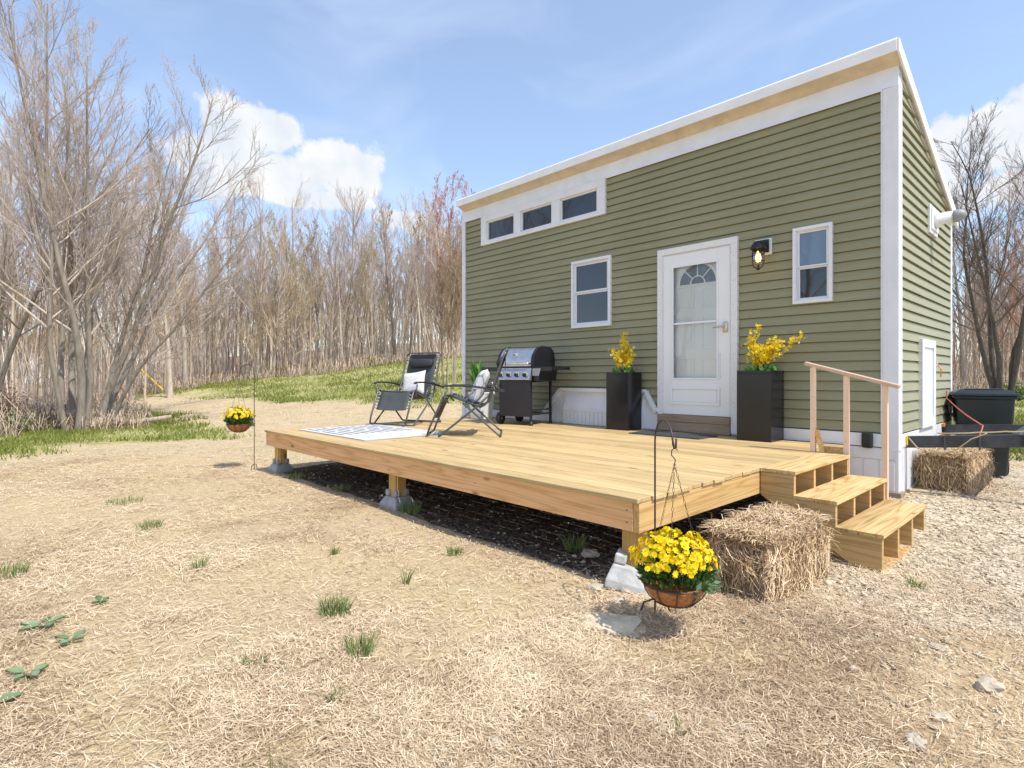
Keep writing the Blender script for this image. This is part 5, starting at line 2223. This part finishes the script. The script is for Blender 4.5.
def black_planter(label, x, y, s, sy, h, branches, seed):
    Pn = thing('tall_planter', label, 'planter', (x, y, DZ + .002), 0, 'tall black planters of yellow sprigs by the door')
    a, b = s / 2, sy / 2
    m = MB()
    m.box(-a, a, -b, b, 0, h - .03)
    m.box(-a, a, -b, -b + .022, h - .0301, h)
    m.box(-a, a, b - .022, b, h - .0301, h)
    m.box(-a, -a + .022, -b + .0221, b - .0221, h - .0301, h)
    m.box(a - .022, a, -b + .0221, b - .0221, h - .0301, h)
    m.build('pot', 'planter', Pn, .004)
    m = MB()
    m.box(-a + .023, a - .023, -b + .023, b - .023, h - .03, h - .018)
    m.build('soil', 'soil', Pn)
    r = np.random.default_rng(seed)
    m = MB()
    FP, FN, LP = [], [], []
    for (dx, dy, dz, n) in branches:
        p0 = np.array([r.normal(0, .04), r.normal(0, .03), h - .02])
        p1 = np.array([dx, dy, h + dz])
        side = r.normal(0, .03, 3)
        pts = [p0 + (p1 - p0) * t + side * math.sin(t * 3.1) + np.array([0, 0, .10 * dz * math.sin(t * 3.1)]) for t in np.linspace(0, 1, 7)]
        m.tube(pts, np.linspace(.005, .002, 7), 5)
        for k in range(int(n * 1.5)):
            t = r.uniform(.32, 1.0) * 6
            i = min(int(t), 5)
            q = pts[i] + (pts[i + 1] - pts[i]) * (t - i)
            FP.append(q + r.normal(0, .022, 3))
            FN.append(r.normal(0, 1, 3) + np.array([0, -.6, .3]))
        for k in range(3):
            q = pts[1] + r.normal(0, .03, 3)
            LP.append(q)
    m.build('stem', 'bark_dark', Pn)
    FP, FN = np.array(FP), np.array(FN)
    n = len(FP)
    V = flower_arrays(FP, FN, r.uniform(.014, .024, n), r, 4)
    np_mesh('blossoms', V, np.arange(len(V)).reshape(-1, 4), 'petal', rnd=np.repeat(r.random(n), 4), parent=Pn)
    nl = 60
    base = np.column_stack([r.uniform(-.75, .75, nl) * a, r.uniform(-.75, .75, nl) * b, np.full(nl, h - .02)])
    d = np.column_stack([r.normal(0, .5, nl), r.normal(0, .5, nl), r.uniform(.4, 1.2, nl)])
    V = leaf_quads(base, d, r.uniform(.05, .11, nl), r.uniform(.012, .022, nl), r)
    np_mesh('leaves', V, np.arange(len(V)).reshape(-1, 4), 'leaf_bright', rnd=r.random(nl), parent=Pn)


black_planter('tall black planter of yellow sprigs left of the door, beside the white wheel box', -4.285, 6.04, .34, .30, .735,
              [(-.16, -.05, .30, 34), (-.10, .0, .22, 40), (.0, .0, .50, 46), (.03, -.05, .38, 44), (.06, .02, .30, 44), (.17, -.02, .26, 34), (.12, 0, .18, 30), (-.04, -.06, .28, 44), (-.13, .03, .14, 24)], 3)
black_planter('tall black planter of yellow sprigs right of the door, beside the steps', -2.555, 6.08, .36, .34, .742,
              [(-.15, -.02, .30, 36), (-.10, -.05, .38, 46), (-.03, .0, .50, 36), (-.06, .03, .27, 46), (.08, -.03, .26, 48), (.17, .0, .28, 50), (.12, .03, .33, 44), (.43, -.02, .37, 40), (.22, .0, .30, 30), (-.12, -.04, .16, 26),
               (.03, -.04, .20, 30)], 4)


# ------------------------------------------------------------------ shepherd hooks and baskets
def build_hook(label, bx, by, ex, ey, ztop, zend):
    z0 = th(bx, by)
    Hk = thing('shepherd_hook', label, 'plant hook', (bx, by, z0), 0, 'iron shepherd hooks')
    d = np.array([ex - bx, ey - by])
    L = np.linalg.norm(d)
    d = d / L
    pts = [(0, 0, -.08), (0, 0, (ztop - z0) * .5), (0, 0, ztop - z0 - L * .6)]
    for k in range(9):
        a = math.pi * k / 8
        s = L / 2 * (1 - math.cos(a))
        pts.append((d[0] * s, d[1] * s, ztop - z0 - L * .5 + L * .5 * math.sin(a)))
    ze = zend - z0
    pts += [(d[0] * L, d[1] * L, ze + .03), (d[0] * (L + .012), d[1] * (L + .012), ze), (d[0] * (L + .03), d[1] * (L + .03), ze + .006), (d[0] * (L + .035), d[1] * (L + .035), ze + .05)]
    m = MB()
    m.tube(pts, .0048, 8)
    m.build('pole', 'iron', Hk)
    m = MB()
    q = np.array([-d[1], d[0]])
    m.tube([(-q[0] * .10, -q[1] * .10, -.06), (-q[0] * .06, -q[1] * .06, .06), (0, 0, .075), (q[0] * .06, q[1] * .06, .06), (q[0] * .10, q[1] * .10, -.06)], .005, 6)
    m.build('foot_prong', 'iron', Hk)


def build_basket(label, x, y, zrim, zhook, rz, seed, n=230):
    B = thing('hanging_basket', label, 'hanging basket', (x, y, zrim - .108), rz, 'hanging baskets of yellow flowers')
    r = np.random.default_rng(seed)
    rim = .108
    Rr = .148
    prof = [(.002, .0), (.045, .004), (.085, .022), (.118, .052), (.138, .085), (Rr - .004, rim), (Rr - .018, rim), (.11, .07), (.002, .06)]
    m = MB()
    m.lathe(prof, 28, 0)
    m.build('liner', 'coir', B)
    m = MB()
    ring = lambda q, z: [(q * math.cos(k * .2618), q * math.sin(k * .2618), z) for k in range(24)]
    m.tube(ring(Rr + .003, rim), .004, 6, closed=True)
    m.tube(ring(.092, .022), .003, 5, closed=True)
    for k in range(10):
        a = k * .6283
        m.tube([((p[0] + .004) * math.cos(a), (p[0] + .004) * math.sin(a), p[1] - .002) for p in prof[:6]], .003, 5)
    m.build('wire_frame', 'iron', B)
    hk = zhook - (zrim - rim)
    for k in range(3):
        a = k * 2.094 + .6
        m = MB()
        p0, p1 = Vector((Rr * math.cos(a), Rr * math.sin(a), rim)), Vector((0, 0, hk - .07))
        nl = 26
        for i in range(nl):
            c = p0.lerp(p1, (i + .5) / nl)
            dd = (p1 - p0).normalized()
            s = dd.cross(Vector((0, 0, 1))).normalized()
            if i % 2:
                s = s.cross(dd)
            h = (p1 - p0).length / nl * .62
            m.tube([c - dd * h, c - dd * h * .4 + s * .004, c + dd * h * .4 + s * .004, c + dd * h, c + dd * h * .4 - s * .004, c - dd * h * .4 - s * .004], .0011, 4, closed=True)
        m.build('chain', 'iron', B)
    m = MB()
    m.tube([(0, 0, hk - .075), (.004, 0, hk - .05), (-.014, 0, hk - .03), (-.012, 0, hk - .005), (.004, 0, hk + .004), (.014, 0, hk - .006)], .0026, 6)
    m.build('hanger', 'iron', B)
    # mound of plants
    nl = 900
    a = r.random(nl) * 6.28
    rad = Rr * 1.0 * np.sqrt(r.random(nl))
    base = np.column_stack([rad * np.cos(a), rad * np.sin(a), rim + .0 + r.random(nl) * .12 * (1 - .4 * (rad / Rr) ** 2)])
    d = np.column_stack([np.cos(a) * (rad / Rr * .8 + .1), np.sin(a) * (rad / Rr * .8 + .1), r.uniform(.35, 1.6, nl)]) + r.normal(0, .28, (nl, 3))
    V = leaf_quads(base, d, r.uniform(.03, .065, nl), r.uniform(.006, .013, nl), r)
    np_mesh('leaves', V, np.arange(len(V)).reshape(-1, 4), 'leaf', rnd=r.random(nl), parent=B)
    # trailing silver leaves at one side
    nl = 70
    base = np.column_stack([r.normal(.11, .03, nl), r.normal(.05, .06, nl), rim + r.uniform(-.03, .05, nl)])
    d = np.column_stack([r.uniform(.2, 1, nl), r.normal(0, .6, nl), r.uniform(-.7, .6, nl)])
    V = leaf_quads(base, d, r.uniform(.03, .06, nl), r.uniform(.006, .012, nl), r)
    np_mesh('trailing_leaves', V, np.arange(len(V)).reshape(-1, 4), 'leaf_grey', rnd=r.random(nl), parent=B)
    # blossoms over the dome
    ph = r.random(n) * 6.28
    ct = r.uniform(.05, 1, n)
    st = np.sqrt(1 - ct ** 2)
    N = np.column_stack([st * np.cos(ph), st * np.sin(ph), ct])
    P = N * np.array([.192, .192, .140]) * r.uniform(.80, 1.08, (n, 1)) + np.array([0, 0, rim + .085])
    V = flower_arrays(P, N + r.normal(0, .35, (n, 3)), r.uniform(.014, .025, n), r, 8)
    V2 = flower_arrays(P + N * .006, N + r.normal(0, .3, (n, 3)), r.uniform(.008, .014, n), r, 8)
    Vv = np.vstack([V, V2])
    q = r.random(n)
    np_mesh('blossoms', Vv, np.arange(len(Vv)).reshape(-1, 4), 'petal', rnd=np.concatenate([np.repeat(q, 8), np.repeat(np.clip(q - .25, 0, 1), 8)]), parent=B)


build_hook('iron shepherd hook in the foreground beside the front deck corner', -1.584, 2.502, -1.40, 2.366, .94, .815)
build_basket('hanging basket of yellow flowers in the foreground, nearly touching the ground', -1.385, 2.352, .197, .815, .3, 51)
build_hook('iron shepherd hook at the far left end of the deck', -7.66, 2.605, -7.80, 2.47, 1.315, 1.16)
build_basket('hanging basket of yellow flowers left of the far deck end', -7.80, 2.46, .536, 1.16, 1.2, 52, 150)


# ------------------------------------------------------------------ hay bales
def build_bale(label, cx, cy, lx, ly, h, rz, seed, n=7500):
    r = np.random.default_rng(seed)
    z0 = th(cx, cy) - .015
    Bl = thing('hay_bale', label, 'hay bale', (cx, cy, z0), rz, 'hay bales')

    def surf(u):
        """rounded, sagging box: maps unit cube surface points"""
        p = u.copy()
        k = np.power(np.sum(np.abs(p) ** 7, axis=1), -1 / 7)[:, None]
        p = p * k
        bulge = 1 + .05 * np.sin(p[:, 1:2] * 9 + 1) + .04 * np.sin(p[:, 2:3] * 7) + .03 * np.sin(p[:, 0:1] * 8)
        p = p * np.array([lx / 2, ly / 2, h / 2]) * bulge
        p[:, 2] += h / 2
        return p
    g = np.linspace(-1, 1, 15)
    V, Fq, o = [], [], 0
    for ax in range(3):
        for sg in (-1, 1):
            A, B_ = np.meshgrid(g, g, indexing='ij')
            u = np.zeros((225, 3))
            u[:, ax] = sg
            u[:, (ax + 1) % 3] = A.ravel()
            u[:, (ax + 2) % 3] = B_.ravel()
            V.append(surf(u) * np.array([.97, .97, .985]))
            i, j = np.meshgrid(np.arange(14), np.arange(14), indexing='ij')
            q = (o + i * 15 + j).ravel()
            f = np.column_stack([q, q + 15, q + 16, q + 1])
            Fq.append(f if sg > 0 else f[:, ::-1])
            o += 225
    np_mesh('core', np.vstack(V), np.vstack(Fq), 'hay_core', parent=Bl, smooth=True)
    # stalks: many short straws lying in and sticking out of the faces
    ax = r.choice(3, n, p=[.36, .2, .44])
    sg = np.where(r.random(n) < .5, -1.0, 1.0)
    sg[ax == 2] = np.where(r.random((ax == 2).sum()) < .93, 1, -1)
    u = r.uniform(-1, 1, (n, 3))
    u[np.arange(n), ax] = sg
    p = surf(u)
    nrm = np.zeros((n, 3))
    nrm[np.arange(n), ax] = sg
    t = r.normal(0, 1, (n, 3)) * np.array([.8, .9, .8])
    t -= nrm * np.sum(t * nrm, 1)[:, None]
    t[:, 2] -= .55 * (ax != 2)
    t /= np.linalg.norm(t, axis=1)[:, None]
    ln = r.uniform(.03, .12, n)[:, None]
    out = np.abs(r.normal(0, .35, n))[:, None]
    P0 = p - nrm * .012
    P1 = p + t * ln * .5 + nrm * (.006 + out * ln * .45)
    P2 = p + t * ln + nrm * out * ln * .7 + np.array([0, 0, -.25]) * ln * out
    P2[:, 2] = np.maximum(P2[:, 2], .006)
    o = ribbon_mesh('hay', P0, P1, P2, r.uniform(.003, .0062, n), 'hay', np.clip(r.normal(.5, .28, n), 0, 1))
    o.parent = Bl
    return Bl


build_bale('shaggy hay bale beside the deck, behind the foreground flower basket', -1.43, 3.49, .385, .90, .365, -.02, 71, 9500)
build_bale('smaller hay bale under the black trailer tongue by the house corner', -1.08, 7.20, .44, .82, .36, -.08, 72, 6000)


# ------------------------------------------------------------------ trash bin, straps, yard things
def build_bin():
    x, y = -1.03, 8.72
    B = thing('trash_bin', 'black wheeled trash bin with closed lid behind the trailer tongue', 'trash bin', (x, y, th(x, y)), .22)

    def taper(m, w0, d0, w1, d1, z0, z1, mi=0):
        vs = [(-w0, -d0, z0), (w0, -d0, z0), (w0, d0, z0), (-w0, d0, z0), (-w1, -d1, z1), (w1, -d1, z1), (w1, d1, z1), (-w1, d1, z1)]
        m.add(vs, [(3, 2, 1, 0), (0, 1, 5, 4), (1, 2, 6, 5), (2, 3, 7, 6), (3, 0, 4, 7), (4, 5, 6, 7)], mi)
    m = MB()
    taper(m, .205, .20, .245, .25, .03, .62)
    taper(m, .252, .26, .268, .275, .62, .93)
    taper(m, .288, .295, .292, .30, .915, .955)
    m.build('body', 'bin_plastic', B, .022)
    m = MB()
    taper(m, .302, .31, .298, .305, .957, .985)
    taper(m, .292, .30, .225, .235, .985, 1.025)
    m.box(-.18, .18, -.20, .18, 1.0255, 1.036)
    m.build('lid', 'bin_plastic', B, .015)
    m = MB()
    m.tube([(-.25, .30, .93), (-.25, .36, .90), (.25, .36, .90), (.25, .30, .93)], .016, 8)
    m.build('handle', 'bin_plastic', B)
    m = MB()
    m.tube([(-.28, -.2, .90), (-.325, -.2, .86), (-.325, -.2, .76), (-.27, -.2, .70)], .016, 8)
    m.build('side_grip', 'bin_plastic', B)
    for sx in (-1, 1):
        m = MB()
        T = Matrix.Translation((sx * .235, .19, .11)) @ Matrix.Rotation(R(90), 4, 'Y')
        m.lathe([(.03, -.025), (.11, -.025), (.11, .025), (.03, .025)], 20, 0, T=T)
        m.build('wheel', 'rubber', B)


build_bin()


def strap(name, label, cat, pts, rad, mat):
    m = MB()
    P = [Vector(p) for p in pts]
    out = []
    for i in range(len(P) - 1):
        for k in range(5):
            t = k / 5
            q = P[i].lerp(P[i + 1], t)
            q.z -= .02 * math.sin(math.pi * t) * (P[i + 1] - P[i]).length
            out.append(q)
    out.append(P[-1])
    m.tube(out, rad, 6)
    o = m.build(name, mat)
    return tag(o, label, cat)


strap('tie_strap', 'red strap slanting down from the bin to the trailer tongue', 'strap', [(-1.30, 8.30, 1.0), (-1.30, 8.28, .90), (-.86, 7.35, .66), (-.80, 6.66, .63), (-.80, 6.625, .48)], .006, 'strap_red')
strap('rope', 'tan rope draped along the top of the trailer tongue', 'rope', [(-1.1, 6.57, .62), (-.95, 6.56, .63), (-.80, 6.585, .647), (-.62, 6.63, .665), (-.50, 6.65, .672), (-.2, 6.70, .70)], .007, 'rope')
strap('rope', 'loose tan rope hanging from the trailer tongue onto the hay bale', 'rope', [(-1.32, 6.545, .56), (-1.25, 6.545, .47), (-1.12, 6.60, .42), (-.98, 6.56, .46), (-.85, 6.565, .585), (-.74, 6.575, .645)], .006, 'rope')


def build_meter():
    x, y = cw(118, 24.5)
    Mt = thing('meter_post', 'grey electric meter box on a post at the edge of the left thicket', 'meter post', (x, y, th(x, y)), .6)
    m = MB()
    m.box(-.06, .06, -.03, .06, -.2, 1.9)
    m.build('post', 'wood_z', Mt)
    m = MB()
    m.box(-.17, .17, -.14, -.031, .75, 1.35)
    m.lathe([(.10, 0), (.10, .07), (.06, .10)], 14, 0, T=Matrix.Translation((0, -.141, 1.15)) @ Matrix.Rotation(R(90), 4, 'X'))
    m.build('meter_box', 'grey_plastic', Mt, .015)
    m = MB()
    m.tube([(0, -.07, .75), (0, -.07, -.1)], .035, 10)
    m.build('conduit', 'grey_plastic', Mt)
    x, y = cw(166, 27)
    z = th(x, y)
    m = MB()
    a, b = Vector((x, y, z)), Vector((x - RT[0] * 1.25, y - RT[1] * 1.25, z + 1.15))
    m.tube([a, a.lerp(b, .1), b], [.05, .045, .04], 10)
    m.tube([b, b + (b - a) * 3.0], .008, 5, 1)
    o = m.build('guy_wire_guard', ['yellow', 'steel'])
    tag(o, 'slanting yellow guy wire guard at the foot of the wood', 'guy wire')


build_meter()


def build_far_house():
    x, y = cw(28, 58)
    z = th(x, y)
    Hs = thing('far_house', 'white house glimpsed far off through the trees at the left', 'house', (x, y, z - .3), .5)
    m = MB()
    m.box(-4.5, 4.5, -3, 3, 0, 3.2)
    m.build('wall', 'far_white', Hs)
    m = MB()
    m.prism([(-3.4, 3.1), (0, 4.9), (3.4, 3.1)], 'x', -4.8, 4.8)
    m.build('roof', 'roof_grey', Hs)
    for xx in (-2.8, 0, 2.8):
        m = MB()
        m.box(xx - .5, xx + .5, -3.06, -3.0, 1.0, 2.3)
        m.build('window', 'glass_dark', Hs)


build_far_house()


def stone_at(name, label, x, y, sx, sy, sz, mat, seed, group=None, rz=0.0, sink=.3):
    r = np.random.default_rng(seed)
    m = MB()
    nu, nv = 12, 7
    vs, fs = [], []
    nz = r.normal(0, .12, (nv + 1, nu))
    for j in range(nv + 1):
        t = math.pi * j / nv
        for i in range(nu):
            p = 2 * math.pi * i / nu
            k = 1 + nz[j, i] * (0 < j < nv)
            cx, cy, cz = math.sin(t) * math.cos(p), math.sin(t) * math.sin(p), math.cos(t)
            e = (abs(cx) ** 3 + abs(cy) ** 3 + abs(cz) ** 3) ** (-1 / 3)
            vs.append((cx * e * k * sx, cy * e * k * sy, cz * e * k * sz))
    for j in range(nv):
        for i in range(nu):
            fs.append((j * nu + i, (j + 1) * nu + i, (j + 1) * nu + (i + 1) % nu, j * nu + (i + 1) % nu))
    m.add(vs, fs)
    o = m.build(name, mat)
    o.location = (x, y, th(x, y) + sz * (1 - 2 * sink))
    o.rotation_euler = (0, 0, rz)
    return tag(o, label, 'stone', group)


stone_at('flat_stone', 'broad flat pale stone in the straw under the foreground hook', -1.66, 2.235, .16, .105, .022, 'slate', 5, None, .75, .35)
GS = 'pale stones lying in the yard'
for i, (x, y, s, lab) in enumerate([
        (-1.98, 2.53, .034, 'round pale stone left of the chipped pier block'),
        (-1.79, 2.47, .03, 'pale stone just in front of the chipped pier block'),
        (-1.10, 1.71, .024, 'pale stone alone in the straw at the bottom centre, below the flat stone'),
        (-.84, 1.88, .026, 'long pale stone in the straw at the bottom, right of centre'),
        (-.43, 2.22, .030, 'pale stone in the dirt at the bottom right, nearest the corner'),
        (-.40, 2.46, .026, 'small pale stone of the bottom right dirt, left of the largest one'),
        (-.31, 2.84, .042, 'largest pale stone in the dirt at the right edge'),
        (-.52, 3.1, .024, 'small pale stone in the gravel below the steps'),
        (-1.36, 1.22, .022, 'small grey stone at the very bottom of the straw'),
        (-4.9, 3.05, .05, 'dark edged stone under the deck left of the middle post'),
        (-2.4, 3.0, .045, 'stone in the shade under the deck near the front corner')]):
    stone_at('stone', lab, x, y, s * 1.3, s, s * .6, 'stone', 100 + i, GS, i * 1.3)
stone_at('boulder', 'pale boulder in the brush at the foot of the tall clump', -17.9, 2.2, .35, .28, .22, 'stone', 201, None, .4, .25)
stone_at('boulder', 'second pale boulder in the brush, left of the fallen log', -16.9, 2.0, .22, .2, .16, 'stone', 202, None, 1.4, .25)


def build_log():
    x, y = -15.6, 2.75
    m = MB()
    d = RT
    z = th(x, y)
    pts = [(x - d[0] * .75, y - d[1] * .75, z + .06), (x, y, z + .13), (x + d[0] * .7, y + d[1] * .7, z + .24)]
    m.tube(pts, [.07, .065, .05], 10)
    o = m.build('fallen_log', 'bark_tan')
    tag(o, 'pale fallen log in the grass right of the tall clump', 'log')


build_log()


def grass_tuft(label, x, y, r0, h, n, seed, mat='grass_fresh'):
    r = np.random.default_rng(seed)
    a = r.random(n) * 6.28
    q = r0 * np.sqrt(r.random(n))
    X, Y = q * np.cos(a), q * np.sin(a)
    hh = h * r.uniform(.45, 1.1, n)
    b = r.random(n) * 6.28
    w = r.uniform(.0016, .0032, n)
    dx, dy = np.cos(b) * w, np.sin(b) * w
    lean = np.column_stack([X, Y]) / max(r0, 1e-3) * .5 + r.normal(0, .28, (n, 2))
    z = np.zeros(n) - .004
    P0 = np.column_stack([X - dx, Y - dy, z])
    P1 = np.column_stack([X + dx, Y + dy, z])
    mx, my = X + lean[:, 0] * hh * .4, Y + lean[:, 1] * hh * .4
    P2 = np.column_stack([mx + dx * .8, my + dy * .8, hh * .62])
    P3 = np.column_stack([mx - dx * .8, my - dy * .8, hh * .62])
    tx, ty = X + lean[:, 0] * hh, Y + lean[:, 1] * hh
    P4 = np.column_stack([tx + dx * .15, ty + dy * .15, hh])
    P5 = np.column_stack([tx - dx * .15, ty - dy * .15, hh])
    V = np.stack([P0, P1, P2, P3, P4, P5], 1).reshape(-1, 3)
    o6 = np.arange(n)[:, None] * 6
    Fq = np.concatenate([o6 + np.array([[0, 1, 2, 3]]), o6 + np.array([[3, 2, 4, 5]])])
    k = r.random(n)
    o = np_mesh('grass_tuft', V, Fq, mat, rnd=np.concatenate([k, k]))
    o.location = (x, y, th(x, y))
    return tag(o, label, 'grass tuft', 'green tufts in the straw')


for i, (x, y, r0, h, n, lab) in enumerate([
        (-2.72, 1.32, .075, .085, 190, 'brightest green tuft in the middle of the straw, left of bottom centre'),
        (-2.20, 1.19, .055, .10, 110, 'green tuft in the straw below and right of the brightest one'),
        (-2.43, .83, .045, .045, 70, 'small flat green tuft left of the two bigger ones'),
        (-3.03, 2.33, .06, .05, 110, 'green tuft in the straw just below the deck shadow'),
        (-2.80, 1.80, .02, .12, 22, 'thin upright green sprig between the deck and the brightest tuft'),
        (-4.54, .12, .10, .08, 200, 'green tuft at the left edge of the picture'),
        (-5.24, .98, .08, .07, 130, 'green tuft farthest up the straw on the left'),
        (-3.88, .99, .03, .10, 40, 'slender tuft in the straw, left of centre'),
        (-.97, 1.70, .02, .05, 22, 'tiny green tuft at the bottom right of centre'),
        (-4.24, 2.78, .09, .09, 170, 'green tuft beside the middle pier block'),
        (-2.55, 3.02, .07, .11, 120, 'leafy tuft in the shade under the deck near the corner'),
        (-5.6, 2.80, .10, .07, 130, 'low tuft under the deck left of the middle pier'),
        (-6.6, 2.72, .10, .07, 130, 'low tuft under the deck right of the far left pier'),
        (-1.62, .60, .03, .11, 30, 'wispy tuft at the very bottom, left of centre'),
        (-.80, 4.12, .05, .06, 70, 'small tuft at the foot of the bottom step'),
        (-1.95, .95, .025, .05, 34, 'tiny tuft near the bottom edge, below the second tuft'),
        (-3.6, 1.75, .03, .06, 40, 'faint tuft in the straw halfway to the deck'),
        (-6.4, 1.0, .16, .05, 160, 'sparse low tuft up the yard on the left')]):
    grass_tuft(lab, x, y, r0, h, n, 300 + i)


def leaf_weed(label, x, y, s, n, seed):
    r = np.random.default_rng(seed)
    W = thing('broad_leaf_weed', label, 'weed', (x, y, th(x, y)), 0, 'broad leaf weeds')
    for k in range(n):
        m = MB()
        a = 6.28 * (k + r.random() * .7) / n
        L, wd = s * r.uniform(.55, .95), s * r.uniform(.26, .38)
        up = r.uniform(.05, .45)
        ca, sa = math.cos(a), math.sin(a)

        def fn(u, v):
            ww = wd * math.sin(math.pi * (.06 + .94 * v) ** .75) * (2 * u - 1)
            rr = .25 * s + v * L
            z = up * L * math.sin(v * 2.0) * .55 + .012 + abs(2 * u - 1) * .012
            return (ca * rr - sa * ww, sa * rr + ca * ww, z)
        m.grid(fn, 4, 7, 0, r.random())
        m.tube([(0, 0, -.01), (ca * .14 * s, sa * .14 * s, .012), (ca * .3 * s, sa * .3 * s, .016)], .003, 5, 0)
        m.build('leaf', 'leaf_weed', W)


M['leaf_weed'] = foliage('leaf_weed', [(.13, .20, .09), (.20, .28, .14), (.27, .34, .20)], .7, .15)
for i, (x, y, s, n, lab) in enumerate([
        (-3.48, .22, .085, 5, 'broad leaf weed in the straw at the left, uppermost of the bigger ones'),
        (-3.20, .30, .06, 4, 'broad leaf weed at the left, right of the other weeds'),
        (-2.98, .14, .075, 4, 'broad leaf weed at the left, second from the bottom'),
        (-2.80, .02, .085, 5, 'broad leaf weed nearest the bottom left corner'),
        (-3.62, .46, .05, 4, 'small broad leaf weed at the left, farthest from the viewer'),
        (-3.40, -.05, .08, 4, 'broad leaf weed at the very left edge')]):
    leaf_weed(lab, x, y, s, n, 400 + i)
